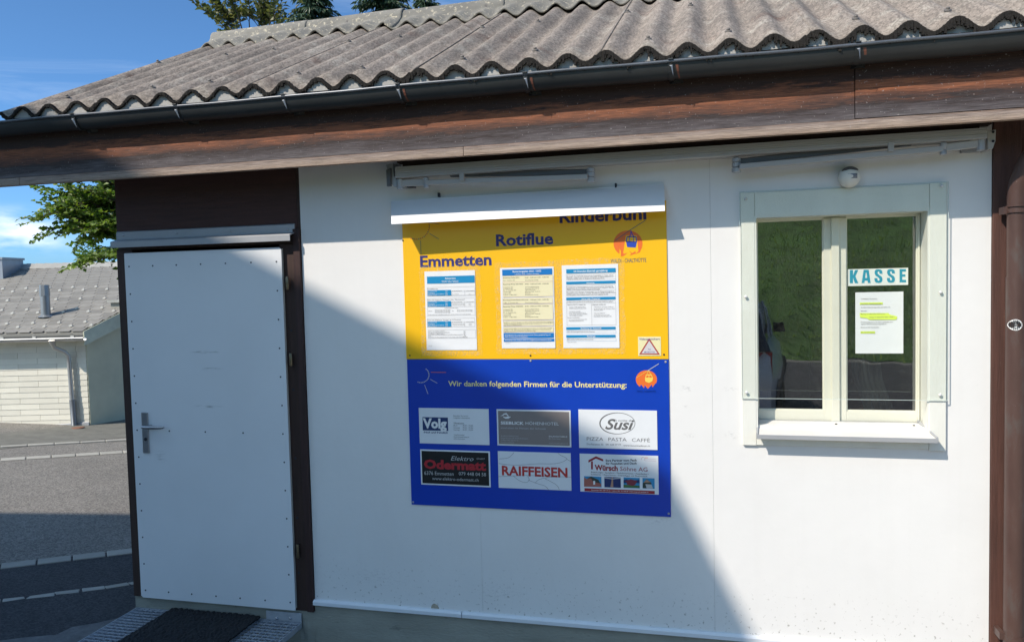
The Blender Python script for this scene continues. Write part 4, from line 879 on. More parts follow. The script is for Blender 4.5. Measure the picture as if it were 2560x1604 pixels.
P.done()
t, P = plate('sponsor_plate', 'white bank plate with red Raiffeisen lettering and thin curves, lower middle of six', 862, 805, 1463, 1128, plate_w)
P.text(Z6, 'RAIFFEISEN', 897, 998, 1431, 926, redp, 0.03)
def curve(pts, w=2.2):
    q = []
    for i in range(len(pts)-1):
        p0, p1, p2, p3 = pts[max(i-1, 0)], pts[i], pts[i+1], pts[min(i+2, len(pts)-1)]
        for k in range(6):
            t_ = k/6; q.append(tuple(0.5*((2*b)+(-a+c)*t_+(2*a-5*b+4*c-d)*t_**2+(-a+3*b-3*c+d)*t_**3) for a, b, c, d in zip(p0, p1, p2, p3)))
    q.append(pts[-1]); P.line(Z6, q, w, greyp, 'curve_print')
curve([(870, 905), (1000, 918), (1180, 908), (1340, 905), (1425, 870), (1370, 835), (1353, 820)]); curve([(872, 868), (950, 858), (995, 815)]); curve([(1425, 870), (1462, 890)])
curve([(866, 1012), (960, 1008), (1100, 1003), (1260, 1008), (1463, 1016)]); curve([(990, 1008), (1040, 1045), (1090, 1060), (1120, 1040), (1105, 1008)]); curve([(1110, 1040), (1190, 1070), (1250, 1090), (1280, 1125)]); curve([(1165, 1065), (1200, 1035), (1260, 1022), (1330, 1012)]); curve([(1250, 1030), (1310, 1060), (1345, 1085), (1365, 1118)])
P.done()
t, P = plate('sponsor_plate', 'white roofing firm plate with four small photos, lower right of six', 1529, 825, 2175, 1160, plate_w)
P.poly(ZV, [(248, 905), (362, 845), (472, 890), (472, 922), (362, 880), (248, 940)], dkred, 'logo'); P.poly(ZV, [(288, 925), (316, 918), (316, 1042), (288, 1042)], dkred, 'logo')
P.text(ZV, 'Würsch', 343, 1052, 693, 975, dkred, 0.04); P.text(ZV, 'Söhne AG', 728, 1062, 1142, 1000, blackp if False else dkred, 0.0)
P.text(ZV, 'Ihre Partner vom Fach', 512, 925, 978, 893, blackp, 0.025, rot=0.045); P.text(ZV, 'für Fassaden und Dach', 512, 970, 978, 940, blackp, 0.025, rot=0.045)
P.text(ZV, 'Bedachungen • Spenglerei • Flachdacharbeiten • Fassadenbau •', 288, 1093, 1160, 1072, blackp, 0.004); P.text(ZV, 'Isolationen • Reparaturen • Solaranlagen mit Photovoltaik', 288, 1127, 1142, 1106, blackp, 0.004)
P.arc(ZV, 1075, 885, 26, 26, 150, 420, 4, pinkish, 20); P.text(ZV, 'swr', 1105, 872, 1150, 856, orange, 0.02); P.rect(ZV, 1105, 880, 1265, 883, pinkish, 'logo'); P.rect(ZV, 1100, 908, 1270, 911, pinkish, 'logo')
skyb = flat('photo_sky', (0.03, 0.26, 0.48)); brick_ = flat('photo_tile', (0.36, 0.12, 0.09)); dkph = flat('photo_dark', (0.03, 0.05, 0.04)); solar = flat('photo_solar', (0.01, 0.03, 0.13)); tan = flat('photo_tan', (0.40, 0.24, 0.16)); green_ = flat('photo_green', (0.06, 0.15, 0.04)); wine = flat('photo_wine', (0.20, 0.03, 0.05))
yy = lambda x: (x-180)*0.03
for (xa, xb) in ((182, 444), (488, 736), (779, 1023), (1065, 1248)):
    o_ = yy(xa); P.rect(ZV, xa, 1145+o_, xb, 1303+o_, skyb if xa != 488 else solar, 'photo_print')
P.poly(ZV, [(182, 1160), (225, 1190), (285, 1165), (318, 1225), (440, 1260), (444, 1303), (182, 1303)], brick_, 'photo_print', .0002); P.poly(ZV, [(225, 1185), (290, 1150), (400, 1200), (430, 1255), (320, 1230), (288, 1180)], dkph, 'photo_print', .0004); P.poly(ZV, [(322, 1215), (350, 1215), (350, 1272), (322, 1272)], whitep, 'photo_print', .0006)
P.poly(ZV, [(600, 1158), (620, 1158), (625, 1312), (580, 1310), (598, 1215)], tan, 'photo_print', .0002); P.poly(ZV, [(488, 1158), (610, 1180), (736, 1160), (736, 1180), (612, 1192), (488, 1175)], lgrey, 'photo_print', .0004)
P.poly(ZV, [(779, 1205), (820, 1190), (900, 1210), (1023, 1200), (1023, 1250), (779, 1250)], dkblue, 'photo_print', .0002); P.poly(ZV, [(800, 1220), (890, 1190), (985, 1215), (960, 1270), (920, 1292), (830, 1270), (825, 1235)], wine, 'photo_print', .0004); P.poly(ZV, [(779, 1272), (1023, 1290), (1023, 1320), (779, 1318)], green_, 'photo_print', .0003)
P.poly(ZV, [(1072, 1250), (1130, 1190), (1200, 1245), (1205, 1300), (1235, 1332), (1068, 1325)], dkph, 'photo_print', .0002); P.poly(ZV, [(1080, 1240), (1130, 1195), (1190, 1240)], tan, 'photo_print', .0004); P.poly(ZV, [(1110, 1265), (1200, 1270), (1225, 1330), (1130, 1330)], lgrey, 'photo_print', .0004)
P.rect(ZV, 188, 1325, 1250, 1372, dkred, 'print_bar'); P.text(ZV, 'Emmetten 041 620 14 62 / Luzern 041 310 48 00  www.wuersch-soehne.ch', 295, 1360, 1155, 1343, whitep, 0.004)
P.done()

# ------------------------------------------------------------------ notices taped to the yellow board
def tape_frame(t, x0, x1, z0, z1, y, w, seed):
    random.seed(seed); mb = MB()
    def strip(xa, xb, za, zb, vert):
        n = 26; vs = []; fs = []
        for i in range(n+1):
            q = i/n; ja, jb = random.uniform(-.004, .004), random.uniform(-.004, .004)
            if vert: vs += [(xa+ja, y, za+(zb-za)*q), (xb+jb, y, za+(zb-za)*q)]
            else: vs += [(xa+(xb-xa)*q, y, za+ja), (xa+(xb-xa)*q, y, zb+jb)]
        fs = [(2*i, 2*i+1, 2*i+3, 2*i+2) for i in range(n)]; mb.add(vs, fs)
    strip(x0-w, x0+0.003, z0-w, z1+w, True); strip(x1-0.003, x1+w, z0-w, z1+w, True)
    strip(x0, x1, z1-0.003, z1+w, False); strip(x0, x1, z0-w, z0+0.003, False)
    mb.build('tape', tape_m, t)
def sheet(name, label, cat, tl, br, zf, y, seed=None, group=None, dx=0.0):
    a = W(*zf(*tl), y); b = W(*zf(*br), y)
    t = thing(name, ((a[0]+b[0])/2, y, b[2]), label, cat, group)
    mb = MB(); n = 14; m_ = 18; vs = []; fs = []; random.seed(seed or 1); ph = random.random()*6
    for j in range(m_+1):
        for i in range(n+1):
            u, v = i/n, j/m_; cur = 0.0011*math.sin(5*u+ph)*math.sin(6*v+ph)
            cur += 0.003*max(0, u-0.9)*10*max(0, v-.85)*6*(0.4 if seed == 21 else 0.1)
            vs.append((a[0]+(b[0]-a[0])*u+dx*v, y-0.0008-abs(cur), a[2]+(b[2]-a[2])*v))
    for j in range(m_):
        for i in range(n): k = j*(n+1)+i; fs.append((k, k+1, k+n+2, k+n+1))
    mb.add(vs, fs); mb.build('paper_sheet', paper_m, t, smooth=1)
    if seed: tape_frame(t, a[0], b[0], b[2], a[2], y-0.0002, 0.030, seed)
    return t, Print(t, y-0.0027)
NY = YB0-0.0012
tg = 'three notices taped to the yellow board'
t, P = sheet('fare_notice', 'fare notice headed Fahrpreise with three blue tables, leftmost of three on yellow board', 'notice', (133, 180), (962, 1415), ZP1, NY, 21, tg)
P.rect(ZP1, 172, 260, 920, 372, cyan); P.text(ZP1, 'Fahrpreise', 460, 300, 625, 276, whitep, 0.02); P.text(ZP1, 'Luftseilbahn Waldi - Chalthütte mit', 403, 336, 670, 323, whitep, 0.008); P.text(ZP1, 'Emmetten - Rotiflue - Rinderbühl', 410, 354, 665, 342, whitep, 0.008)
def tbl(y, title, h, rows, rgt, two=True):
    P.box(ZP1, 178, y, 926, y+h, greyp, 2); P.text(ZP1, title, 184, y+32, 184+len(title)*12.2, y+17, greyp, 0.006)
    P.rect(ZP1, 180, y+47, 552, y+132, cyan)
    for i, (s, q) in enumerate(rows):
        P.text(ZP1, s, 190, y+66+i*20+(8 if i else 0), 190+len(s)*10.5, y+54+i*20+(8 if i else 0), whitep, 0.01); P.text(ZP1, q, 462, y+66+i*20+(8 if i else 0), 500, y+54+i*20+(8 if i else 0), whitep, 0.01)
    P.text(ZP1, 'bei Automatenbetrieb', 566, y+60, 722, y+48, greyp, 0.004); P.text(ZP1, 'pro Automatenfahrt', 786, y+60, 912, y+48, greyp, 0.004); P.rect(ZP1, 552, y+62, 926, y+64, greyp, 'rule'); P.rect(ZP1, 766, y+47, 768, y+130, greyp, 'rule'); P.rect(ZP1, 552, y+130, 926, y+132, greyp, 'rule')
    for i, (s, q) in enumerate(rgt): P.text(ZP1, s, 570, y+90+i*20, 570+len(s)*9.5, y+79+i*20, greyp, 0.004); P.text(ZP1, q, 832, y+90+i*20, 875, y+79+i*20, greyp, 0.004)
tbl(430, 'Einzelfahrten', 134, (('pro Bewartung', 'Hin'), ('Erwachsene', '10.-'), ('Jugendliche (6-16 Jahre)', '5.00'), ('Hunde / Velos', '5.00')), (('', ''), ('ab 1 Person', '15.-')))
tbl(604, 'Fahrt mit Chipkarte "Wohnsitz" oder "Abonnement"', 274, (('pro Bewartung', 'Fahrt'), ('Erwachsene', '5.50'), ('Jugendliche (6-16 Jahre)', '2.75'), ('Hunde / Velos', '2.75')), (('zwischen 8 und 20 Uhr', '10.-'), ('zwischen 20 und 8 Uhr', '15.-')))
P.text(ZP1, 'ausserordentliche Preisermässigung', 450, 760, 665, 748, greyp, 0.004)
for i in range(3): P.text(ZP1, '25% ab 50, Fahrt innert 60 Tagen', 298, 792+i*19, 540, 780+i*19, greyp, 0.004)
for i in range(2): P.text(ZP1, '25% ab 20, Fahrt innert 90 Tagen', 645, 792+i*19, 890, 780+i*19, greyp, 0.004)
P.text(ZP1, 'Gäste', 195, 808, 255, 796, greyp, 0.004); P.text(ZP1, 'Alle', 566, 806, 594, 794, greyp, 0.004); P.text(ZP1, 'Im Abonnement sind nur Einzelfahrten gültig, Karten werden zu Preisen nach Vereinbarung belastet', 195, 864, 865, 852, greyp, 0.002)
tbl(918, 'Fahrt mit Chipkarte "Gruppe" ab 10 Personen', 136, (('pro Bewartung', 'Fahrt'), ('Erwachsene', '4.50'), ('Jugendliche (6-16 Jahre)', '2.25'), ('Hunde / Velos', '2.25')), (('zwischen 8 und 20 Uhr', '10.00'), ('zwischen 20 und 8 Uhr', '15.00')))
P.box(ZP1, 190, 1098, 938, 1230, greyp, 2)
for i, (s, q) in enumerate((('Kaution für Chipkarte, einmalig', '10.-'), ('Ladung auf Chipkarte (jeweils mindestens)', '100.-'), ('Leitungsfahrt Tragfahrzeugpreis', '15.-'), ('Zuschlag für Bewartung ausserhalb der gewöhnlichen Bewartungszeiten', '20.-'), ('Waren', 'gratis'), ('Beim Fahren mit Personengruppen bis 4 Tonnen Ladegut, GPS, Kehrichtfahrt usw.', ''))):
    P.text(ZP1, s, 200, 1124+i*19, 200+len(s)*8.0, 1112+i*19, greyp, 0.004); P.text(ZP1, q, 750, 1124+i*19, 790, 1112+i*19, greyp, 0.004) if q else None
P.text(ZP1, '01.01.2022', 200, 1356, 250, 1346, greyp, 0); P.done()
t, P = sheet('timetable_notice', 'pale yellow timetable notice headed Bewartungsplan, middle one on the yellow board', 'notice', (125, 125), (1000, 1385), ZP2, NY, 22, tg)
P.rect(ZP2, 160, 152, 946, 246, bluebar); P.text(ZP2, 'Bewartungsplan 2021 / 2022', 325, 194, 775, 170, whitep, 0.02); P.text(ZP2, 'Luftseilbahn Waldi - Chalthütte, Emmetten', 360, 232, 742, 216, whitep, 0.004)
rows = ('25. Dezember 2021', '26. Dezember 2021', '28. - 31. Dezember 2021', '1. Januar 2022', '2. Januar 2022', '3. Januar - 6. März 2022'); rr = ('Bewartung 08.00-16.00 Uhr', 'Bewartung 10.00-16.00 Uhr', 'tägliche Bewartung', 'Bewartung 10.00 - 16.00 Uhr', 'Bewartung', 'Bewartung jeden Samstag')
for (y0, y1, tt, th, lines) in ((250, 352, 'Bewartung Herbst 2021:', '10.00 - 12.00 und 13.00 - 16.00 Uhr', 1), (352, 585, 'Bewartung Winter 2021/2022:', '09.30 - 12.00 und 13.00 - 16.00 Uhr', 6), (600, 692, 'Bewartung Sommer/Herbst 2022:', '10.00 - 12.00 und 13.00 - 16.00 Uhr', 1), (702, 945, 'Bewartung Winter 2022/2023:', '09.30 - 12.00 und 13.00 - 16.00 Uhr', 6)):
    P.box(ZP2, 166, y0, 960, y1, pinkish, 2, cream); P.text(ZP2, tt, 178, y0+38, 178+len(tt)*11.6, y0+22, blackp, 0.012); P.text(ZP2, th, 520, y0+34, 898, y0+18, blackp, 0.012)
    for i in range(lines):
        q = 78 if lines == 1 else 84; s = 'Bis 31. Dezember 2021' if y0 == 250 else ('7. März - 31. November 2022' if lines == 1 else rows[i]); s2 = 'Bewartung jeden Samstag' if lines == 1 else rr[i]
        P.text(ZP2, s, 180, y0+q+i*24, 180+len(s)*8.6, y0+q-13+i*24, blackp, 0.005); P.text(ZP2, s2, 524, y0+q-4+i*24, 524+len(s2)*8.8, y0+q-17+i*24, blackp, 0.005)
for (y0, y1, ls) in ((958, 1040, ('Extrafahrten: werden für Gruppen von mehr als 10 Personen (insbesondere für Kursgelegene)', 'Welliwy sind mindestens 48 Stunden im Voraus erfolgen Anmeldung unter Tel. 079 256 44 41', 'oder 079 667 10 38 (Bewartender)')), (1054, 1138, ('Warentransporte: dürfen nur der Bewartung gemacht werden, ist auch für jeden einmaligen', 'Zuschlag von CHF 15.00 zu der Fahrkosten mindestens 48 Stunden im Voraus als Bewarter', 'angefahren werden (Tel. 079 256 44 41 oder 079 667 10 38)'))):
    P.box(ZP2, 176, y0, 970, y1, pinkish, 2, cream)
    for i, s in enumerate(ls): P.text(ZP2, s, 188, y0+30+i*22, 188+len(s)*8.7, y0+16+i*22, blackp, 0.002)
P.rect(ZP2, 182, 1150, 974, 1228, bluebar); P.text(ZP2, 'Automatenbetrieb ausserhalb der bewarteten Zeiten ganzjährig Tag und', 202, 1188, 920, 1170, whitep, 0.006); P.text(ZP2, 'Nacht mit Jetons oder mit Chipkarten.', 202, 1212, 565, 1196, whitep, 0.006)
P.rect(ZP2, 186, 1240, 980, 1284, bluebar); P.text(ZP2, 'Minderjährige unter 12 Jahren dürfen nur in Begleitung von Erwachsenen fahren.', 205, 1268, 940, 1252, whitep, 0.006); P.text(ZP2, 'www.waldi.ch', 215, 1312, 290, 1303, greyp, 0); P.done()
t, P = sheet('operations_notice', 'white notice headed 24-Stunden-Betrieb with six blue bars, rightmost of three on yellow board', 'notice', (83, 135), (924, 1334), ZP3, NY, 23, tg)
def bar(y, h, s, xa, xb, hh=20): P.rect(ZP3, 148, y, 866, y+h, cyan); P.text(ZP3, s, xa, y+h/2+hh/2, xb, y+h/2-hh/2, whitep, 0.02)
bar(192, 60, '24-Stunden-Betrieb ganzjährig', 255, 750, 24); bar(372, 38, 'Sicherheit', 443, 560, 17); bar(602, 38, 'Jetons oder Chipkarten', 370, 642, 17); bar(1032, 36, 'Benützung der Automatik', 360, 662, 17); bar(1147, 36, 'Rückfrage', 452, 573, 17)
for (y0, y1, ls) in ((268, 350, ('Ausserhalb der bewarteten Zeiten können Sie ganzjährig zur Tages- und zur', 'Nachtzeit - ausgenommen bei Revision oder Sturm - im Automatenbetrieb zur', 'Talstation Rotiflue oder zur Bergstation Rinderbühl fahren.')), (425, 578, ('Die Sicherheit im Automatenbetrieb ist durch eine permanente Überwachung', 'gewährleistet. Im Störungsfall wird automatisch Alarm ausgelöst. Bitte das', 'Telefon in den Kabinen beachten (Gegensprechanlage).', 'Bei mässigem Wind (Anzeige "Windwarnung") wird die Fahrgeschwindigkeit au-', 'tomatisch reduziert. Bei Sturm (Anzeige "Windalarm") werden laufende Fahrten', 'zu Ende geführt. Neue Fahrten können nicht mehr ausgelöst werden.'))):
    P.box(ZP3, 150, y0, 866, y1, greyp, 2)
    for i, s in enumerate(ls): P.text(ZP3, s, 158, y0+30+i*20+(14 if i > 2 else 0), 158+len(s)*9.3, y0+17+i*20+(14 if i > 2 else 0), blackp, 0.004)
P.box(ZP3, 152, 655, 868, 1005, greyp, 2); P.rect(ZP3, 152, 690, 868, 692, greyp, 'rule'); P.rect(ZP3, 514, 692, 516, 1005, greyp, 'rule'); P.rect(ZP3, 150, 500, 866, 502, greyp, 'rule')
P.text(ZP3, 'Sie können Automatenfahrten mit sowohl Jetons oder mit einem Chipkarten auslösen.', 162, 674, 832, 662, blackp, 0.004)
P.text(ZP3, 'Jetons zu CHF 15.- erhalten Sie:', 164, 714, 428, 701, blackp, 0.008); P.text(ZP3, 'Chipkarten erhalten Sie:', 524, 711, 724, 698, blackp, 0.008)
for (y, s, x) in ((746, 'Talstation Waldi-Chalthütte Büro', 188), (766, 'Talstation Automat Emmetten Waldi', 188), (808, 'Tourismusbüro Emmetten', 188), (828, 'In der Volksschulstube Krone, La', 188), (848, 'Cucina di Susi, Dorfplatz, Bäckerei', 188), (868, 'Volg Ladefiliale, Emmetten', 188), (898, 'Weitere Verkaufsstellen:', 164), (926, 'La Cucina di Susi (Dorfstrasse 33)', 188), (946, 'Hotel Engel (Dorfstrasse 31)', 188)): P.text(ZP3, s, x, y, x+len(s)*7.6, y-12, greyp, 0.003)
for (y, s) in ((744, 'Wochenkarte- und Gruppen Chipkarten'), (772, 'Die Bewartung an der Talstation Waldi'), (792, 'Chalthütte, Büro'), (834, 'Übertrags-Chipkarten'), (862, 'Auf Bestellung bei Frau Hess'), (882, 'Emmetterstr. Tel. 041 620 37 38')): P.text(ZP3, s, 552, y, 552+len(s)*8.1, y-12, greyp, 0.003)
P.box(ZP3, 154, 1082, 872, 1120, cyan, 2); P.text(ZP3, 'Beim Automatengerät finden Sie eine Anleitung.', 168, 1104, 562, 1091, blackp, 0.004)
P.box(ZP3, 158, 1195, 874, 1235, cyan, 2); P.text(ZP3, 'Bitte nehmen Sie Rücksicht auf die Anwohner.', 168, 1216, 548, 1203, blackp, 0.004); P.text(ZP3, '01. Januar 2021 Talstation', 160, 1252, 300, 1242, greyp, 0); P.done()
# video warning sticker
a = W(*ZP3(1192, 1172), NY); b = W(*ZP3(1527, 1448), NY)
t = thing('warning_sticker', ((a[0]+b[0])/2, NY, b[2]), 'square pale yellow video surveillance sticker with red triangle', 'sticker')
MB().box(a[0], b[0], NY-.0006, NY+.0008, b[2], a[2]).build('sticker_sheet', flat('pale_sticker', (0.80, 0.74, 0.42)), t)
P = Print(t, NY-.0008)
P.poly(ZP3, [(1355, 1190), (1208, 1428), (1512, 1432)], flat('warning_red', (0.40, 0.06, 0.05)), 'triangle'); P.poly(ZP3, [(1355, 1228), (1242, 1412), (1478, 1414)], flat('triangle_inner', (0.62, 0.60, 0.60)), 'triangle', .0003)
P.y -= .0006; P.text(ZP3, 'Videogesichert', 1206, 1216, 1508, 1190, violet, 0.008); P.text(ZP3, 'by', 1342, 1360, 1378, 1340, violet, 0.004); P.text(ZP3, 'MOBOTIX', 1284, 1403, 1438, 1383, violet, 0.012); P.done()

# ------------------------------------------------------------------ signs on the window
KY = RD+0.0165
a = W(*ZK(211, 178), KY); b = W(*ZK(1027, 388), KY)
t = thing('window_sign', ((a[0]+b[0])/2, KY, b[2]), 'white KASSE sign in turquoise capitals on the right window pane', 'sign')
MB().box(a[0], b[0], KY-.001, KY, b[2], a[2]).build('sign_sheet', mat('kasse_white', (0.78, 0.80, 0.74), rough=0.4, var=0.02), t)
P = Print(t, KY-.0012)
def L_(ch, x0, x1, polys):
    for p in polys: P.poly(ZK, [(x0+(x1-x0)*q, 187+ (366-187)*w+(-(x0-240)*0.018)) for q, w in p], teal, 'lettering')
L_('K', 240, 355, [[(0, 0), (.38, 0), (.38, 1), (0, 1)], [(.38, .42), (.62, 0), (1, 0), (.66, .47), (1, 1), (.60, 1), (.38, .58)]])
L_('A', 400, 522, [[(.22, 0), (.50, 0), (.50, .22), (.46, .22), (.31, 1), (0, 1)], [(.50, 0), (.78, 0), (1, 1), (.69, 1), (.54, .22), (.50, .22)], [(.36, .62), (.64, .62), (.66, .82), (.34, .82)]])
Spoly = [[(.02, .28), (.05, .10), (.20, .01), (.45, -.02), (.75, .01), (.93, .10), (.98, .32), (.62, .32), (.60, .18), (.50, .14), (.40, .18), (.38, .28), (.50, .38), (.85, .52), (.98, .68), (.97, .85), (.82, .98), (.50, 1.02), (.18, .98), (.03, .86), (0, .65), (.36, .65), (.38, .80), (.50, .86), (.61, .80), (.62, .70), (.48, .60), (.15, .46)]]
L_('S', 572, 684, Spoly); L_('S', 741, 852, Spoly)
L_('E', 912, 1000, [[(0, 0), (.42, 0), (.42, 1), (0, 1)], [(.42, 0), (.97, 0), (.97, .19), (.42, .19)], [(.42, .40), (.90, .40), (.90, .58), (.42, .58)], [(.42, .81), (1, .81), (1, 1), (.42, 1)]])
P.done()
t, P = sheet('window_notice', 'typed white notice with yellow highlighting under the KASSE sign', 'notice', (314, 490), (962, 1312), ZK, KY)
P.y = KY-0.0032
P.rect(ZK, 375, 628, 685, 655, hl, 'highlight'); P.poly(ZK, [(372, 768), (760, 768), (785, 790), (878, 812), (880, 840), (860, 858), (500, 858), (470, 838), (380, 828)], hl, 'highlight'); P.rect(ZK, 385, 1014, 580, 1043, hl, 'highlight')
for (y, s, x, xr) in ((584, 'Waldibahn Emmetten', 390, 608), (652, 'Geschätzte Waldibahnbenutzer', 390, 672), (698, 'Zu Ihrer Orientierung teilen wir Ihnen mit,', 390, 788), (744, 'dass vom', 390, 468), (787, 'Montag, 12. September 2022 bis am', 390, 716), (832, 'Freitag, 16. September 2022 / 18.00 h', 500, 842), (897, 'Revisionsarbeiten an der Bahn stattfinden und', 390, 816), (922, 'jegliche Bahnbenützung eingestellt ist.', 390, 738), (967, 'Danke für Ihr Verständnis', 390, 632), (1034, 'Der Verwaltungsrat', 390, 572)): P.text(ZK, s, x, y, xr, y-13, greyp, 0.006)
P.done()

# ------------------------------------------------------------------ white visor board over the yellow board
vb0 = W(922*1.0609, 528*1.0609, -.14); vb1 = W(1567*1.0609, 497*1.0609, -.113); vt0 = W(921*1.0609, 475*1.0609, -.03); vt1 = W(1565*1.0609, 434*1.0609, -.02)
t = thing('visor_board', ((vb0[0]+vb1[0])/2, 0, vb0[2]), 'tilted white rain shield board above the yellow sign', 'board')
MB().hexa([tuple(vb0), tuple(vb1), (vb1[0], vb1[1]+.003, vb1[2]-.001), (vb0[0], vb0[1]+.003, vb0[2]-.001), tuple(vt0), tuple(vt1), (vt1[0], vt1[1]+.003, vt1[2]-.002), (vt0[0], vt0[1]+.003, vt0[2]-.002)]).build('board', visor_m, t, bev=0.0006)
MB().hexa([(vt0[0], vt0[1], vt0[2]), (vt1[0], vt1[1], vt1[2]), (vt1[0], -.001, vt1[2]), (vt0[0], -.001, vt0[2]), (vt0[0], vt0[1], vt0[2]+.0025), (vt1[0], vt1[1], vt1[2]+.0025), (vt1[0], -.001, vt1[2]+.0025), (vt0[0], -.001, vt0[2]+.0025)]).build('top_flange', visor_m, t)
for u, v in ((690, 1365), (1930, 1300)):
    p = W(850+u*.3571, v*.3571, -.02); MB().box(p[0]-.004, p[0]+.004, -.025, -.001, p[2]-.010, p[2]+.012).build('hook', screw_m, t)

# ------------------------------------------------------------------ folded awning
AY = -0.15
AW = thing('folded_awning', (-1.43, 0, 2.33), 'closed grey folding arm awning mounted high on the wall', 'awning')
ax0, ax1 = -2.806, -0.066
def slopebox(x0, x1, y0, y1, za0, za1, zb0, zb1):
    return [(x0, y0, za0), (x1, y0, zb0), (x1, y1, zb0), (x0, y1, za0), (x0, y0, za1), (x1, y0, zb1), (x1, y1, zb1), (x0, y1, za1)]
fb = MB(); nrib = 5
for i in range(nrib):
    h = 0.0115; k = i*h
    fb.hexa(slopebox(ax0, ax1, AY-(0.002 if i % 2 else 0), AY+0.045, 2.334+k, 2.334+k+h-0.0006, 2.352+k*.80, 2.352+k*.80+h*.8-.0006))
fb.build('front_bar', awn_m, AW, bev=0.0008)
MB().tube([(ax0+0.03, -0.095, 2.405), (ax1-0.02, -0.095, 2.412)], 0.024, 14).build('fabric_roll', mat('brown_canvas', (0.05, 0.03, 0.022), rough=0.95, bump=0.4), AW, smooth=50)
MB().box(ax0+0.05, ax1-0.04, -0.035, -0.001, 2.352, 2.385).build('torsion_bar', awn_m, AW, bev=0.003)
# side brackets
def Zz(k0, k1, x, y): return (k0+x*.35714, y*.35714+k1)
def bracket(pts, y0, y1, m): MB().ext([tuple(W(u, v, y0)) for u, v in pts], (0, y1-y0, 0)).build('bracket', m, AW, bev=0.001)
bracket([(2468, 327), (2490, 324), (2489, 352), (2482, 372), (2470, 374)], -0.10, -0.002, awn_m)
for v in (330, 353): p = W(2483, v, -.102); MB().lathe([(0.006, 0), (0.005, -0.003)], (p[0], -0.102, p[2]), 'y', 10).build('bolt', screw_m, AW)
bracket([(965, 412), (982, 408), (985, 440), (1003, 465), (985, 467), (975, 455)], -0.12, -0.002, alu)
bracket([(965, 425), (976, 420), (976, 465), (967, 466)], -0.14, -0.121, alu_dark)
def arm(s0, el, tabx, s_out, left):
    a = W(*s0, -0.125); e = W(*el, -0.125)
    d = Vector(e)-Vector(a); up = Vector((0, 0, 1))
    def beam(p, q, y, h, w, m, nm):
        p = Vector(p); q = Vector(q)
        MB().hexa([(p.x, y-w, p.z-h), (q.x, y-w, q.z-h), (q.x, y+w, q.z-h), (p.x, y+w, p.z-h), (p.x, y-w, p.z+h), (q.x, y-w, q.z+h), (q.x, y+w, q.z+h), (p.x, y+w, p.z+h)]).build(nm, m, AW, bev=0.004)
    beam(a, e, -0.125, 0.013, 0.014, awn_m, 'lower_arm')
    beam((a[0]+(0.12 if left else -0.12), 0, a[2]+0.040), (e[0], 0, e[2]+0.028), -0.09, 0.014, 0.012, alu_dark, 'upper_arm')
    MB().lathe([(0.012, -0.032), (0.021, -0.028), (0.022, -0.010), (0.016, -0.006), (0.021, -0.002), (0.021, 0.014), (0.016, 0.018), (0.021, 0.022), (0.020, 0.036), (0.010, 0.042)], (e[0]+(0.012 if left else -0.012), -0.108, e[2]+0.006), 'z', 16).build('elbow_joint', alu, AW, smooth=40)
    MB().lathe([(0.010, -0.028), (0.014, -0.024), (0.014, -0.008), (0.011, -0.004), (0.014, 0.0), (0.014, 0.024), (0.008, 0.028)], (a[0], -0.125, a[2]), 'z', 14).build('shoulder_joint', alu, AW, smooth=40)
    so_ = W(*s_out, -0.115); beam((so_[0], 0, so_[2]), (a[0], 0, a[2]+0.004), -0.11, 0.017, 0.014, awn_m, 'arm_shoulder')
    MB().lathe([(0.012, -0.030), (0.017, -0.026), (0.017, 0.022), (0.010, 0.030)], (so_[0], -0.115, so_[2]-.004), 'z', 14).build('pivot', alu, AW, smooth=40)
    tb = W(*tabx, AY-.003); MB().box(tb[0]-0.012, tb[0]+0.012, AY-.004, AY+.01, tb[2]-0.020, tb[2]+0.022).build('arm_tab', awn_m, AW, bev=0.001)
arm((1066, 457), (1470, 442), (1154, 442), (1000, 458), True)
arm((2358, 372), (1848, 417), (2228, 367), (2452, 358), False)
p = W(1700+2040*.3571, 1050*.3571, -.01); MB().box(p[0]-0.045, p[0]+0.03, -0.03, -0.001, p[2]-0.012, p[2]+0.010).build('wall_bracket', alu, AW)
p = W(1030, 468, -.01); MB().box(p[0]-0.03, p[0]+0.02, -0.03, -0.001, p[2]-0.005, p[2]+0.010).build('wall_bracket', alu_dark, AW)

# ------------------------------------------------------------------ motion sensor
mc = W(2123, 443, -0.05)
t = thing('motion_sensor', (mc[0], 0, mc[2]), 'round white motion sensor on the wall above the cashier window', 'sensor')
sensor_m = mat('ivory_plastic', (0.72, 0.70, 0.62), rough=0.35, var=0.03)
MB().lathe([(0.034, 0), (0.036, -0.008), (0.034, -0.014)], (mc[0], -0.001, mc[2]), 'y', 24).build('base', sensor_m, t, smooth=40)
MB().lathe([(0.030, 0), (0.042, -0.012), (0.048, -0.030), (0.047, -0.045), (0.040, -0.060), (0.026, -0.072), (0.008, -0.077)], (mc[0], -0.013, mc[2]), 'y', 28).build('housing', sensor_m, t, smooth=60)
MB().add([(mc[0]+0.004+0.030*math.sin(q), -0.016-0.054-0.016*math.cos(q)*1.0, mc[2]+z_) for q in (-.9, -.45, 0, .45, .9) for z_ in (-0.010, 0.012)], [(i*2, i*2+2, i*2+3, i*2+1) for i in range(4)]).build('lens', mat('sensor_lens', (0.22, 0.24, 0.27), rough=0.2), t, smooth=1, solid=-0.004)
MB().ext([(mc[0]+0.046*math.cos(a), -0.02, mc[2]+0.046*math.sin(a)) for a in [rad(38+q*104/12) for q in range(13)]], (0, -0.060, 0)).build('hood', mat('dark_hood', (0.05, 0.045, 0.04), rough=0.6), t, bev=0.003)

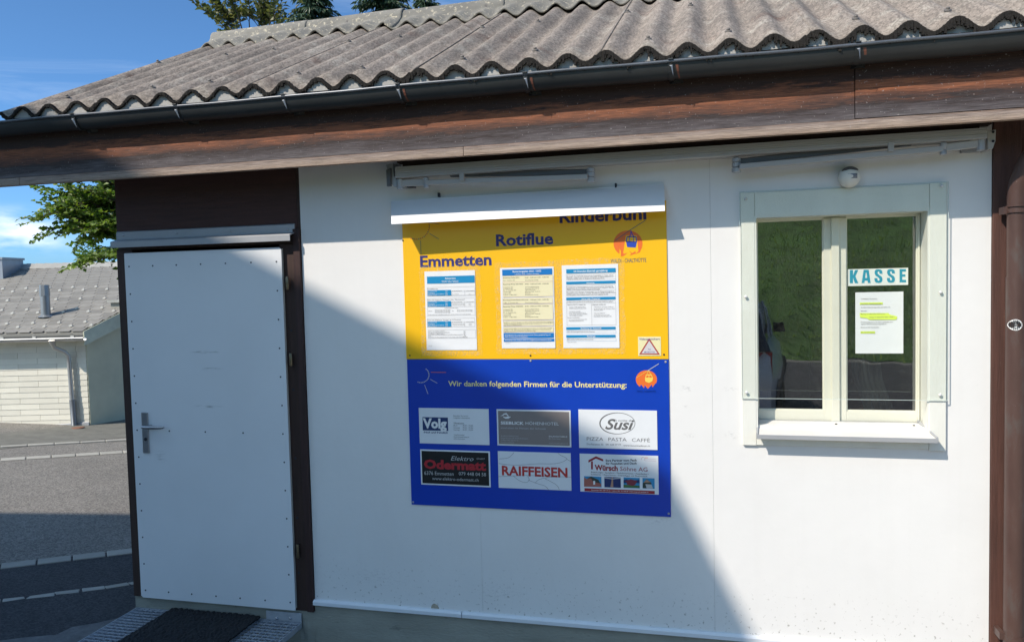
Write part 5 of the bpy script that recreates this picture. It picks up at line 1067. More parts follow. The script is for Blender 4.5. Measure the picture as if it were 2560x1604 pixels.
# ------------------------------------------------------------------ sticker on downpipe
sc_ = W(2540, 812, PY-PR)
t = thing('round_sticker', (sc_[0], sc_[1], sc_[2]), 'round black and white sticker on the brown downpipe', 'sticker')
def on_pipe(dx, dz, off):
    x = sc_[0]+dx; a = max(-1, min(1, (x-PXc)/PR)); th = math.asin(a); rr_ = PR+off
    return (PXc+rr_*math.sin(th), PY-rr_*math.cos(th), sc_[2]+dz)
vs = [on_pipe(0, 0, .0008)]+[on_pipe(0.0245*math.cos(q*math.pi/14), 0.0245*math.sin(q*math.pi/14), .0008) for q in range(28)]
MB().add(vs, [(0, i+1, (i+1) % 28+1) for i in range(28)]).build('disc', whitep, t)
pt = MB()
for gx in range(-3, 4):
    for gy_ in range(-3, 4):
        if math.hypot(gx, gy_) < 3.3 and not (gy_ in (0, -1) and gx in (0, 1)):
            c = (gx*0.0062, gy_*0.0062); w = 0.0023; pt.add([on_pipe(c[0]-w, c[1]-w, .0014), on_pipe(c[0]+w, c[1]-w, .0014), on_pipe(c[0]+w, c[1]+w, .0014), on_pipe(c[0]-w, c[1]+w, .0014)], [(0, 1, 2, 3)])
pt.build('pattern', blackp, t)
for (st, x0, x1, zz, hh) in (('SF', -0.010, 0.012, 0.004, 0.011), ('PV', -0.008, 0.014, -0.011, 0.011)):
    v, f = glyphs(st, 0.04); kx = (x1-x0)/(v[:, 0].max()-v[:, 0].min()); v0 = v[:, 0].min()
    MB().add([on_pipe(x0+(q[0]-v0)*kx, zz+q[1]*hh/CAPH, .0020) for q in v], f).build('lettering', blackp, t)

# ------------------------------------------------------------------ grating step and mat
gzt = -0.138
gx0, gx1 = -4.635, -3.525; gy0, gy1 = -0.005, -0.60
GS = thing('grating_step', ((gx0+gx1)/2, -0.3, gzt-0.1), 'galvanised steel grating step in front of the door', 'step')
mb = MB()
for (a, b, c, d) in ((gx0, gx1, gy0-.004, gy0), (gx0, gx1, gy1, gy1+.004), (gx0, gx0+.004, gy1, gy0), (gx1-.004, gx1, gy1, gy0)): mb.box(a, b, c, d, gzt-0.03, gzt+0.002)
mb.build('frame', zinc, GS)
mb = MB(); x = gx0+0.018
while x < gx1-0.01: mb.box(x-.0012, x+.0012, gy1+.004, gy0-.004, gzt-0.020, gzt); x += 0.037
mb.build('bearing_bars', zinc, GS, kind='stuff')
mb = MB(); y = gy0-0.02
while y > gy1+0.01: mb.box(gx0+.004, gx1-.004, y-.0016, y+.0016, gzt-0.008, gzt+0.0008); y -= 0.034
mb.build('cross_bars', zinc, GS, kind='stuff')
p = W(2000*.3598, 1060+1330*.3598, -.01); br = MB(); br.box(p[0]-0.14, gx1, -0.012, -0.0065, gzt+0.002, gzt+0.055)
BR = br.build('mounting_plate', zinc, GS, bev=0.002)
for u in (1925, 2018):
    q = W(u*.3598, 1060+1345*.3598, -.012); MB().lathe([(0.009, 0), (0.009, -0.006), (0.005, -0.010)], (q[0], -0.012, q[2]), 'y', 6).build('bolt', steel, BR)
m0 = W(428, 1520, -.03)[0]; m1 = W(650, 1545, -.03)[0]
mb = MB(); n = 46; m_ = 44; th = 0.012; vs = []; fs = []
random.seed(5)
for j in range(m_+1):
    for i in range(n+1):
        edge = 0.006*math.sin(i*2.2) if j == 0 else 0
        vs.append((m0+(m1-m0)*i/n, -0.022-edge-0.62*j/m_, gzt+0.003+th+random.uniform(-.004, .004)))
for j in range(m_):
    for i in range(n): k = j*(n+1)+i; fs.append((k, k+1, k+n+2, k+n+1))
mb.add(vs, fs)
o = mb.build('doormat', rubber, None, loc=((m0+m1)/2, -0.3, gzt+.003), solid=0.011); tag(o, 'black brush doormat lying on the steel grating step', 'doormat')

# ------------------------------------------------------------------ neighbouring house
HA = np.array([-10.41, 5.92, -0.25]); HDv = np.array([-0.97, -0.242, 0]); HN = np.array([-0.242, 0.97, 0]); HZ = np.array([0, 0, 1.0])
SK = -0.337
def hp_(a, b, z): return HA*np.array([1, 1, 0])+HDv*a+HN*b+HZ*z
NH = thing('neighbour_house', tuple(hp_(0, 0, -0.3)), 'low white shingled house with grey slate roof across the road', 'house')
zE = 1.19; TP = math.tan(rad(20)); RB = 2.75
sh_m = mat('white_shingle', (0.72, 0.69, 0.58), rough=0.7, var=0.06, vs=4, rnd=0.06, bump=0.2)
sh_dark = mat('shingle_backing', (0.26, 0.25, 0.22), rough=0.9)
olive = mat('olive_render', (0.60, 0.57, 0.40), rough=0.85, var=0.12, vs=2, bump=0.4)
verge_m = mat('verge_sheet', (0.55, 0.55, 0.40), rough=0.4, var=0.35, vs=2.5)
MB().hexa([hp_(a, b, z) for z in (-0.8, 1.17) for a, b in ((-0.0, 0.0), (4.5, 0.0), (4.5, 0.2), (-0.07, 0.2))]).build('wall', sh_dark, NH)
sidew = MB()
ang = []
for b in (0.0, 3.4): ang.append((SK*b, b))
sidew.ext([tuple(hp_(SK*0.0-0.012, 0.0, -0.8)), tuple(hp_(SK*3.4-0.012, 3.4, -0.8)), tuple(hp_(SK*3.4-0.012, 3.4, zE+TP*2.9)), tuple(hp_(SK*RB-.012, RB, zE+TP*(RB+.1))), tuple(hp_(-0.012, 0.0, zE-0.04))], tuple(HDv*0.15)).build('side_wall', olive, NH)
row_h = 0.0865; L0 = 0.59; nrow = 17
zt = 1.14
for r in range(nrow):
    z1 = zt-r*row_h; z0 = z1-row_h+0.0018; off = (0.27 if r % 2 else 0.0)
    a = -0.02+ (0.16 if r % 2 else 0.45)
    edges = [0.0, 0.16, 0.16+off*0+(0.295 if r % 2 else 0.59)]
    edges = [0.0, 0.14 if r % 2 else 0.155]; x = 0.155+(0.295 if r % 2 else 0.59)
    while x < 3.2: edges.append(x); x += 0.59
    for i in range(len(edges)-1):
        e0, e1 = edges[i]+0.002, edges[i+1]-0.002
        y0, y1 = -0.012, -0.004
        MB().hexa([hp_(e0, y0+0.002, z0), hp_(e1, y0+0.002, z0), hp_(e1, -0.001, z0), hp_(e0, -0.001, z0), hp_(e0, y1, z1), hp_(e1, y1, z1), hp_(e1, -0.001, z1), hp_(e0, -0.001, z1)]).build('shingle', sh_m, NH, loc=tuple(hp_((e0+e1)/2, 0, (z0+z1)/2)))
# base flashing band rising with the ground
bt = [(hp_(3.2, -0.03, W(0, 1, 0)[2]*0-0.33))]
f0 = -0.40; MB().hexa([hp_(0, -0.03, -0.6), hp_(3.4, -0.03, -0.7), hp_(3.4, -0.001, -0.7), hp_(0, -0.001, -0.6), hp_(0, -0.03, -0.20), hp_(3.4, -0.03, -0.40), hp_(3.4, -0.019, -0.39), hp_(0, -0.019, -0.19)]).build('base_flashing', alu, NH)
# roof deck + slates
OVH = -0.22
def rp_(a, b, up=0.0): return hp_(a, b, zE+TP*(b-OVH)*1.0+up)
def aR(b): return -0.10+SK*(b-OVH)
MB().hexa([rp_(aR(OVH), OVH, -0.05), rp_(4.8, OVH, -0.05), rp_(4.8, RB, -0.05), rp_(aR(RB), RB, -0.05), rp_(aR(OVH), OVH, -0.006), rp_(4.8, OVH, -0.006), rp_(4.8, RB, -0.006), rp_(aR(RB), RB, -0.006)]).build('roof', sh_dark, NH)
MB().hexa([rp_(aR(RB), RB, -0.05), rp_(4.8, RB, -0.05), hp_(4.8, 2*RB-OVH, zE-0.05), hp_(aR(RB), 2*RB-OVH, zE-0.05), rp_(aR(RB), RB, -0.006), rp_(4.8, RB, -0.006), hp_(4.8, 2*RB-OVH, zE), hp_(aR(RB), 2*RB-OVH, zE)]).build('roof', sh_dark, NH)
slate_m = mat('grey_slate', (0.25, 0.235, 0.205), rough=0.6, var=0.15, vs=8, rnd=0.16, bump=0.3)
dr, sw = 0.135, 0.20; nrows = int((RB-OVH)/dr)+1; cnt = 0; guards = []
far_sl = MB()
for r in range(nrows):
    b0 = OVH+r*dr; b1 = min(b0+dr*1.35, RB); a = aR(b0)+0.01-(sw/2 if r % 2 else 0)
    while a < 3.3:
        e0 = max(a+0.003, aR(b0)+.004); e1 = a+sw-0.003
        if e1-e0 > 0.03:
            u0, u1 = 0.016, 0.004; cc = 0.045
            q = [(e0, b0), (max(e0, e1-cc), b0), (e1, b0+cc*.8), (e1, b1), (e0, b1)]
            top = [rp_(x_, y_, u0 if y_ < b0+.06 else u1+.004) for x_, y_ in q]; bot = [p-np.array([0, 0, 0.007]) for p in top]
            n5 = 5; tgt = MB() if cnt < 290 else far_sl
            tgt.add(bot+top, [tuple(range(n5))[::-1], tuple(range(n5, 10))]+[(i, (i+1) % n5, n5+(i+1) % n5, n5+i) for i in range(n5)])
            if cnt < 290: tgt.build('slate', slate_m, NH, loc=tuple(rp_((e0+e1)/2, (b0+b1)/2)))
            cnt += 1
            if r > 0 and r < nrows*0.62 and (int(round(a/(sw/2)))+r*2) % 4 == 0: guards.append((e0+0.04, b0+0.03))
        a += sw
if far_sl.f: far_sl.build('far_slates', slate_m, NH, kind='stuff')
gd = None; guard_m = mat('snow_hook_metal', (0.62, 0.60, 0.54), rough=0.5, metal=0.1)
for (a, b) in guards:
    p = rp_(a, b, 0.018)
    if gd is None:
        gd = MB().ext([(0, 0, 0), (0.045, 0.011, 0), (0.045, 0.011, 0.028), (0.03, 0.008, 0.034), (0, 0, 0.020)], (-0.004, 0.016, 0)).build('snow_hook', guard_m, NH, loc=(0, 0, 0)); gd.location = Vector(p)-WL[NH.name]
    else: inst(gd, 'snow_hook', NH, tuple(p))
# ridge slates
a = aR(RB)
while a < 3.4:
    MB().hexa([rp_(a+.004, RB-0.16, 0.012), rp_(a+.16, RB-0.16, 0.020), rp_(a+.12, RB+0.03, 0.050), rp_(a-.036, RB+0.03, 0.042), rp_(a+.004, RB-0.16, 0.022), rp_(a+.16, RB-0.16, 0.030), rp_(a+.12, RB+0.03, 0.058), rp_(a-.036, RB+0.03, 0.050)]).build('ridge_slate', mat('pale_ridge_slate', (0.40, 0.385, 0.34), rough=0.6, var=0.1, rnd=0.1), NH, loc=tuple(rp_(a, RB)))
    a += 0.168
# verge board with sheet, eave boards
MB().hexa([rp_(aR(OVH)-0.012, OVH-0.01, -0.20), rp_(aR(RB)-0.012, RB, -0.22), rp_(aR(RB), RB, -0.22), rp_(aR(OVH), OVH-0.01, -0.20), rp_(aR(OVH)-0.012, OVH-0.01, 0.012), rp_(aR(RB)-0.012, RB, 0.016), rp_(aR(RB), RB, 0.016), rp_(aR(OVH), OVH-0.01, 0.012)]).build('verge_board', verge_m, NH)
ev = MB().hexa([hp_(-0.10, OVH+0.01, zE-0.115), hp_(3.4, OVH+0.01, zE-0.115), hp_(3.4, OVH+0.03, zE-0.115), hp_(-0.10, OVH+0.03, zE-0.115), hp_(-0.10, OVH+0.01, zE-0.01), hp_(3.4, OVH+0.01, zE-0.01), hp_(3.4, OVH+0.03, zE-0.01), hp_(-0.10, OVH+0.03, zE-0.01)]).build('eave_board', mat('grey_eave', (0.27, 0.255, 0.225), rough=0.7), NH)
MB().hexa([hp_(-0.1, OVH+0.03, zE-0.10), hp_(3.4, OVH+0.03, zE-0.10), hp_(3.4, 0, zE-0.05), hp_(-0.1, 0, zE-0.05), hp_(-0.1, OVH+0.03, zE-0.09), hp_(3.4, OVH+0.03, zE-0.09), hp_(3.4, 0, zE-0.04), hp_(-0.1, 0, zE-0.04)]).build('soffit', mat('white_soffit', (0.5, 0.48, 0.42), rough=0.7), NH)
for a in (0.05, 0.62, 1.1, 1.6, 2.1): MB().hexa([hp_(a, OVH+0.0, zE-0.10), hp_(a+.05, OVH+0.0, zE-0.10), hp_(a+.05, OVH+0.009, zE-0.10), hp_(a, OVH+.009, zE-0.10), hp_(a, OVH+0.0, zE-0.025), hp_(a+.05, OVH+0.0, zE-0.025), hp_(a+.05, OVH+.009, zE-0.025), hp_(a, OVH+.009, zE-0.025)]).build('gutter_hook', guard_m, ev)
gm = MB(); pts = [(OVH-0.045-0.040*math.cos(math.pi*k/10), zE-0.085-0.05*math.sin(math.pi*k/10)) for k in range(11)]+[(OVH-0.045+0.036*math.cos(math.pi*k/10), zE-0.085-0.045*math.sin(math.pi*k/10)) for k in range(11)]
gm.ext([tuple(hp_(-0.14, b, z)) for b, z in pts], tuple(HDv*3.6)); shiny = mat('bright_zinc', (0.50, 0.50, 0.49), rough=0.3, metal=0.7, var=0.1)
gm.tube([tuple(hp_(-0.14, OVH-0.085, zE-0.083)), tuple(hp_(3.4, OVH-0.085, zE-0.083))], 0.009, 8).build('gutter', shiny, NH, smooth=40)
da = (hp_(0, 0, 0)-hp_(0, 0, 0))
aP = 0.235
MB().tube([tuple(hp_(aP+0.11, OVH-0.045, zE-0.12)), tuple(hp_(aP+0.11, OVH-0.045, zE-0.16)), tuple(hp_(aP+0.10, OVH-0.02, zE-0.22)), tuple(hp_(aP+0.02, OVH+0.10, zE-0.30)), tuple(hp_(aP-.005, -0.07, zE-0.36)), tuple(hp_(aP-.005, -0.06, zE-0.48)), tuple(hp_(aP-.015, -0.06, 0.30))], [0.06, 0.035, 0.030, 0.030, 0.030, 0.032, 0.032], 14).tube([tuple(hp_(aP-.015, -0.06, 0.30)), tuple(hp_(aP-.02, -0.06, 0.16))], 0.036, 14).build('downpipe', shiny, NH, smooth=50)
MB().tube([tuple(hp_(aP-.02, -0.06, 0.16)), tuple(hp_(aP-.03, -0.06, -0.24)), tuple(hp_(aP-.06, -0.09, -0.27))], 0.042, 14).build('downpipe_foot', mat('dull_zinc', (0.24, 0.25, 0.26), rough=0.5, metal=0.5), NH, smooth=50)
# side window, steps, vent pipe, chimney block, roof hood
q0 = SK*1.15
MB().hexa([hp_(SK*b-0.03+d_, b, z) for z in (0.18, 0.80) for b, d_ in ((1.22, 0), (1.70, 0), (1.70, .02), (1.22, .02))]).build('window', mat('dark_window', (0.02, 0.022, 0.025), rough=0.15), NH)
MB().hexa([hp_(SK*b-0.17+d_, b, z) for z in (-0.5, -0.05) for b, d_ in ((1.35, 0), (2.4, 0), (2.4, .16), (1.35, .16))]).build('step', mat('step_concrete', (0.16, 0.17, 0.15), rough=0.9), NH)
def roof_at(px, py):
    d = ray(px, py); N_ = np.array([-HN[0]*TP, -HN[1]*TP, 1]); P0 = rp_(0, 0); t_ = ((P0-CAM)@N_)/(d@N_); return CAM+t_*d
v0 = roof_at(115, 792)
vt = mat('vent_zinc', (0.33, 0.34, 0.34), rough=0.4, metal=0.6)
V = MB().tube([tuple(v0+HZ*-0.03), tuple(v0+HZ*0.34)], 0.068, 18).build('vent_pipe', vt, NH, smooth=50)
MB().tube([tuple(v0+HZ*0.33), tuple(v0+HZ*0.345), tuple(v0+HZ*0.50)], [0.074, 0.074, 0.070], 8).build('vent_cowl', vt, V)
MB().lathe([(0.12, 0), (0.075, 0.03)], tuple(v0+HZ*0.0), 'z', 18).build('vent_flashing', vt, V)
c0_ = roof_at(-30, 700); cl = mat('grey_cladding', (0.33, 0.35, 0.37), rough=0.4, metal=0.3, var=0.1)
CH = MB().hexa([c0_+HDv*a+HN*b+HZ*z for z in (-0.1, 0.36) for a, b in ((-0.27, 0.0), (0.6, 0.0), (0.6, 0.6), (-0.27, 0.6))]).build('chimney', cl, NH)
MB().hexa([c0_+HDv*a+HN*b+HZ*z for z in (0.362, 0.40) for a, b in ((-0.29, -0.02), (0.62, -0.02), (0.62, 0.62), (-0.29, 0.62))]).build('chimney_cap', cl, CH)
MB().hexa([c0_+HDv*a+HN*b+HZ*z for z in (-0.1, 0.355) for a, b in ((-0.03, -0.006), (-0.02, -0.006), (-0.02, 0.0), (-0.03, 0.0))]).build('seam', sh_dark, CH)
hd_ = roof_at(290, 772)
HB = MB().hexa([hd_+HDv*a+HN*b+HZ*z for z in (-0.02, 0.10) for a, b in ((-0.6, 0.0), (0.08, 0.0), (0.08, 0.3), (-0.6, 0.3))]).build('roof_hood', mat('hood_cream', (0.34, 0.33, 0.28), rough=0.7), NH)
MB().hexa([hd_+HDv*a+HN*b+HZ*z for z in (0.102, 0.145) for a, b in ((-0.62, -0.04), (0.12, -0.04), (0.12, 0.34), (-0.62, 0.34))]).build('hood_cap', mat('hood_grey', (0.42, 0.42, 0.38), rough=0.6), HB)
# drain grate in front of downpipe
dg0 = G(195, 1069, .006); t = thing('drain_cover', tuple(dg0), 'rusty drain cover at the foot of the neighbouring downpipe', 'drain')
MB().lathe([(0.09, 0), (0.085, 0.008), (0.03, 0.010)], tuple(dg0), 'z', 20).build('cover', mat('rust', (0.22, 0.10, 0.06), rough=0.9, var=0.3, vs=30), t)

# ------------------------------------------------------------------ trees
def leaf_mat(name, c, c2, trans=0.35):
    m = bpy.data.materials.new(name); m.use_nodes = True; t = m.node_tree; N = t.nodes; N.clear(); Lk = t.links.new
    g = N.new('ShaderNodeNewGeometry'); r = N.new('ShaderNodeValToRGB'); r.color_ramp.elements[0].color = (*c, 1); r.color_ramp.elements[1].color = (*c2, 1); Lk(g.outputs['Random Per Island'], r.inputs[0])
    d = N.new('ShaderNodeBsdfPrincipled'); d.inputs['Roughness'].default_value = 0.45; Lk(r.outputs[0], d.inputs['Base Color'])
    tr = N.new('ShaderNodeBsdfTranslucent'); hs = N.new('ShaderNodeHueSaturation'); hs.inputs['Value'].default_value = 1.5; hs.inputs['Saturation'].default_value = 1.15; Lk(r.outputs[0], hs.inputs['Color']); Lk(hs.outputs[0], tr.inputs[0])
    mx_ = N.new('ShaderNodeMixShader'); mx_.inputs[0].default_value = trans; o = N.new('ShaderNodeOutputMaterial'); Lk(d.outputs[0], mx_.inputs[1]); Lk(tr.outputs[0], mx_.inputs[2]); Lk(mx_.outputs[0], o.inputs[0]); return m
bark = mat('bark', (0.09, 0.075, 0.06), rough=0.95, var=0.3, vs=20, bump=1.0, bs=40, st=(3, 3, 0.6))
lf1 = leaf_mat('hornbeam_leaf', (0.065, 0.13, 0.022), (0.22, 0.30, 0.06)); lf2 = leaf_mat('beech_leaf', (0.06, 0.09, 0.03), (0.21, 0.21, 0.06)); lf3 = leaf_mat('spruce_needles', (0.035, 0.065, 0.040), (0.085, 0.135, 0.07), 0.2)
def leaf(mb, p, d, nrm, L_, Wd):
    p = Vector(p); d = Vector(d).normalized(); nrm = Vector(nrm); s = d.cross(nrm).normalized(); nrm = s.cross(d)
    a = p; tip = p+d*L_-nrm*L_*0.12; l = p+d*L_*0.45+s*Wd+nrm*Wd*.35; r = p+d*L_*0.45-s*Wd+nrm*Wd*.35; m_ = p+d*L_*0.5
    mb.add([a, l, tip, r, m_], [(0, 4, 1), (1, 4, 2), (0, 3, 4), (3, 2, 4)])
def broad(root, spread, label, limbs, m, trunk, seed, leafL=0.075, dens=1.0):
    rnd_ = random.Random(seed); t = thing('broadleaf_tree', root, label, 'tree'); tb = MB(); lb = MB()
    tb.tube(trunk, [0.13-0.09*i/(len(trunk)-1) for i in range(len(trunk))], 10)
    def rv(s): return Vector((rnd_.uniform(-s, s), rnd_.uniform(-s, s), rnd_.uniform(-s, s)))
    def twig(p, d, ln):
        n = max(3, int(ln/0.035)); q = Vector(p); d = Vector(d).normalized(); pts = [q.copy()]
        for i in range(n):
            d = (d+rv(0.10)+Vector((0, 0, 0.0))).normalized(); q = q+d*ln/n; pts.append(q.copy())
            side = d.cross(Vector((0, 0, 1))).normalized()*(1 if i % 2 else -1)
            for _ in range(2 if rnd_.random() < 0.6*dens else 1):
                ld = (d*0.7+side*rnd_.uniform(0.5, 1.1)*(1 if _ == 0 else -1)+rv(0.35)); leaf(lb, q, ld, Vector((0, -0.45, 0.8))+rv(0.9), leafL*rnd_.uniform(.6, 1.15), leafL*0.34*rnd_.uniform(.8, 1.2))
        tb.tube(pts[::2]+[pts[-1]], 0.003, 4, False)
    def limb(p, d, ln, r, dep):
        n = 7; q = Vector(p); d = Vector(d).normalized(); pts = [q.copy()]; 
        for i in range(n):
            d = (d+rv(0.13)).normalized(); q = q+d*ln/n; pts.append(q.copy())
            if i >= (1 if dep else 2):
                for _ in range(1 if dep == 0 else 2):
                    sd = Vector((rnd_.uniform(-1, 1), rnd_.uniform(-1, 1), rnd_.uniform(-.35, .45)*spread)); nd = (d*0.9+sd*0.8).normalized()
                    if dep > 0 and rnd_.random() < 0.75: limb(q, nd, ln*rnd_.uniform(.30, .5), r*0.5, dep-1)
                    else: twig(q, nd, rnd_.uniform(0.10, 0.24))
        twig(q, d, 0.3); tb.tube(pts, [r*(1-0.75*i/n) for i in range(n+1)], 6, False)
    for (p, d, ln, r, dep) in limbs: limb(p, d, ln, r, dep)
    tb.build('trunk', bark, t, smooth=60); lb.build('crown', m, t, kind=None)
def at(px, py, Z): d = ray(px, py); return CAM+d*Z
tr_ = at(455, 600, 9.6); tx, ty = tr_[0], tr_[1]
trunk = [(tx, ty, -0.4), (tx+.03, ty, 1.0), (tx-.03, ty+.02, 2.2), (tx+.02, ty, 3.0)]
lim = []
for (py, px_t, ln, pst) in ((452, 170, 0.95, 400), (468, 235, 0.8, 400), (515, 105, 1.25, 400), (528, 150, 1.1, 400), (550, 200, 0.9, 400), (548, 240, 0.75, 390), (615, 240, 0.7, 390), (488, 240, 0.7, 390), (535, 190, 0.9, 400), (562, 165, 1.05, 400), (588, 215, 0.8, 390), (598, 180, 0.85, 400), (612, 240, 0.45, 390), (500, 265, 0.6, 390), (575, 265, 0.6, 390)):
    ln *= 0.86
    p = at(pst, py+4, 9.5); q = at(px_t, py, 9.35+random.uniform(-.3, .3)); lim.append((tuple(p), tuple(Vector(q)-Vector(p)), ln, 0.028, 1))
broad((tx, ty, -0.4), 0.35, 'green hornbeam reaching out from behind the booth beside the door', lim, lf1, trunk, 3, 0.080)
tr_ = at(640, 400, 9.0); tx, ty = tr_[0], tr_[1]
top0 = at(628, 150, 9.0)
trunk = [(tx, ty, -0.5), (tx, ty, 1.5), (tx+.03, ty, 3.0), tuple(top0)]
lim = []
for (px, py, ln, dep) in ((512, 15, 0.6, 0), (560, 20, 0.5, 1), (575, -20, 0.6, 0), (622, -10, 0.6, 0), (650, 25, 0.5, 1), (700, 10, 0.55, 0), (722, 15, 0.5, 0), (665, 45, 0.45, 0), (540, 45, 0.4, 0)):
    p = at(628+(px-628)*.35, 92, 9.0); q = at(px, py, 9.0+random.uniform(-.3, .3)); lim.append((tuple(p), tuple(Vector(q)-Vector(p)), ln*0.62, 0.010, dep))
broad((tx, ty, -0.5), 1.0, 'young broadleaf tree whose sparse top shows above the left roof ridge', lim, lf2, trunk, 9, 0.075, 0.8)
def conifer(px, Z, half, ybase, label, seed):
    rnd_ = random.Random(seed); c = at(px, 60, Z); x, y = c[0], c[1]; zv = at(px, 20, Z)[2]; 
    slope = 0.42; ztop = zv+half/slope; t = thing('conifer_tree', (x, y, -0.9), label, 'tree', 'conifers behind the roof')
    MB().tube([(x, y, -0.9), (x, y, ztop*.5), (x+.05, y, ztop-.2)], [0.22, 0.12, 0.02], 8).build('trunk', bark, t, smooth=60)
    lb = MB(); z = ztop
    while z > 4.2:
        R0 = min(slope*(ztop-z), 2.6)*rnd_.uniform(.85, 1.1)+0.05; nb = 7 if z > zv-2.2 else 4
        for k in range(nb):
            a = rnd_.uniform(0, 2*math.pi); d = Vector((math.cos(a), math.sin(a), 0)); R = R0*rnd_.uniform(.7, 1.1); n = max(4, int(R/0.07)) if z > zv-2.2 else max(3, int(R/0.22))
            for i in range(n):
                q = i/n; p = Vector((x, y, z))+d*R*q+Vector((0, 0, -0.35*R*q*q+0.10*q)); sd = d.cross(Vector((0, 0, 1)))
                for s in (-1, 1, 0):
                    for _ in range(2):
                        dd = d*rnd_.uniform(.3, .9)+sd*s*rnd_.uniform(.4, 1)+Vector((0, 0, rnd_.uniform(-1.0, -.15))); leaf(lb, p+sd*s*rnd_.uniform(0, .12)*R, dd, Vector((rnd_.uniform(-1, 1), rnd_.uniform(-1, 1), 1)), rnd_.uniform(.14, .26), rnd_.uniform(.018, .035))
        z -= rnd_.uniform(.09, .16) if z > zv-2.2 else 0.4
    lb.build('crown', lf3, t)
conifer(785, 21, 0.60, 60, 'narrow dark conifer left of the others above the roof ridge', 31)
conifer(958, 23, 0.85, 60, 'broadest of the dark conifers, middle one above the roof ridge', 32)
conifer(1066, 26, 0.42, 60, 'slimmest conifer tip, rightmost above the roof ridge', 33)

# ------------------------------------------------------------------ what stands behind the camera (seen in reflections and shadows)
def bank():
    mb = MB(); nx_, ny_ = 50, 30; vs = []; fs = []
    for j in range(ny_+1):
        for i in range(nx_+1):
            x = -14+60*i/nx_; y = -16-34*j/ny_; h = -0.36+max(0, (-16-y))*0.52*(1-0.012*max(0, -16-y)); vs.append((x, y, h+0.15*math.sin(x*.7)+0.1*math.sin(y*.9+x*.3)))
    for j in range(ny_):
        for i in range(nx_): k = j*(nx_+1)+i; fs.append((k, k+1, k+nx_+2, k+nx_+1))
    mb.add(vs, fs)
    o = mb.build('grass_bank', mat('meadow_grass', (0.10, 0.20, 0.035), rough=0.95, var=0.5, vs=1.6, bump=1.0, bs=30, spots=[((0.26, 0.33, 0.09), 12, 0.60, 0.06), ((0.02, 0.04, 0.01), 7, 0.60, 0.08)]), None, smooth=1); tag(o, 'steep grass bank across the forecourt, mirrored in the window', 'bank', None, 'structure'); o.pop('category', None) if 'category' in o else None
    del_ = None
    g = MB(); rn = random.Random(4)
    for _ in range(9000):
        x = rn.uniform(-6, 12); y = -16-rn.uniform(0, 1)**1.3*16; h = -0.36+(-16-y)*0.52*(1-0.012*(-16-y))+0.15*math.sin(x*.7)+0.1*math.sin(y*.9+x*.3)
        w = rn.uniform(.01, .03); t_ = rn.uniform(.06, .16); dx = rn.uniform(-.05, .05); g.add([(x-w, y, h-.02), (x+w, y, h-.02), (x+dx, y+rn.uniform(-.05, .05), h+t_)], [(0, 1, 2)])
    o = g.build('grass_tufts', leaf_mat('grass_blades', (0.08, 0.15, 0.03), (0.28, 0.38, 0.10)), None); tag(o, 'long grass standing on the bank', None, None, 'stuff')
bank()
# house whose gable throws the big shadow: near roof edge, ridge, far roof edge
HS = thing('gabled_house', (-8.5, -8, -0.4), 'tall gabled house behind the viewer whose shadow falls across the booth', 'house')
E0_ = np.array([-6.52, -6.5, 8.616]); ud = np.array([-1, 0.18, 0]); vd = np.array([-0.18, -1, 0]); vd = vd/1.0
def hs(u, v, z): return tuple(E0_*np.array([1, 1, 0])+ud*u+vd*v+np.array([0, 0, z]))
ze, zr, zl = 8.616, 10.02, 7.45; ur, ul = 4.03, 7.5; DEP = 5.0
rt = mat('brown_tiles', (0.14, 0.07, 0.05), rough=0.8, var=0.2, vs=8); rw = mat('pale_render', (0.50, 0.48, 0.43), rough=0.9, var=0.05)
MB().hexa([hs(0, 0, ze-.12), hs(ur, 0, zr-.12), hs(ur, DEP, zr-.12), hs(0, DEP, ze-.12), hs(0, 0, ze), hs(ur, 0, zr), hs(ur, DEP, zr), hs(0, DEP, ze)]).build('roof', rt, HS)
MB().hexa([hs(ur, 0, zr-.12), hs(ul, 0, zl-.12), hs(ul, DEP, zl-.12), hs(ur, DEP, zr-.12), hs(ur, 0, zr), hs(ul, 0, zl), hs(ul, DEP, zl), hs(ur, DEP, zr)]).build('roof', rt, HS)
mb = MB(); mb.ext([hs(0.7, 0.5, -0.5), hs(ul-.5, 0.5, -0.5), hs(ul-.5, 0.5, zl+.2), hs(ur, 0.5, zr-.13), hs(0.7, 0.5, ze+.10)], tuple(vd*(DEP-1.0))); mb.build('wall', rw, HS)
for u in (1.6, 3.6, 5.6):
    for z in (0.8, 3.4, 5.9):
        f = MB().hexa([hs(u+a, b, zz) for zz in (z, z+1.2) for a, b in ((0, .44), (1.0, .44), (1.0, .49), (0, .49))]).build('window', white_paint, HS)
        MB().hexa([hs(u+a, b, zz) for zz in (z+.08, z+1.12) for a, b in ((.08, .42), (.92, .42), (.92, .438), (.08, .438))]).build('pane', mat('dark_glass', (0.02, 0.025, 0.03), rough=0.08), f)
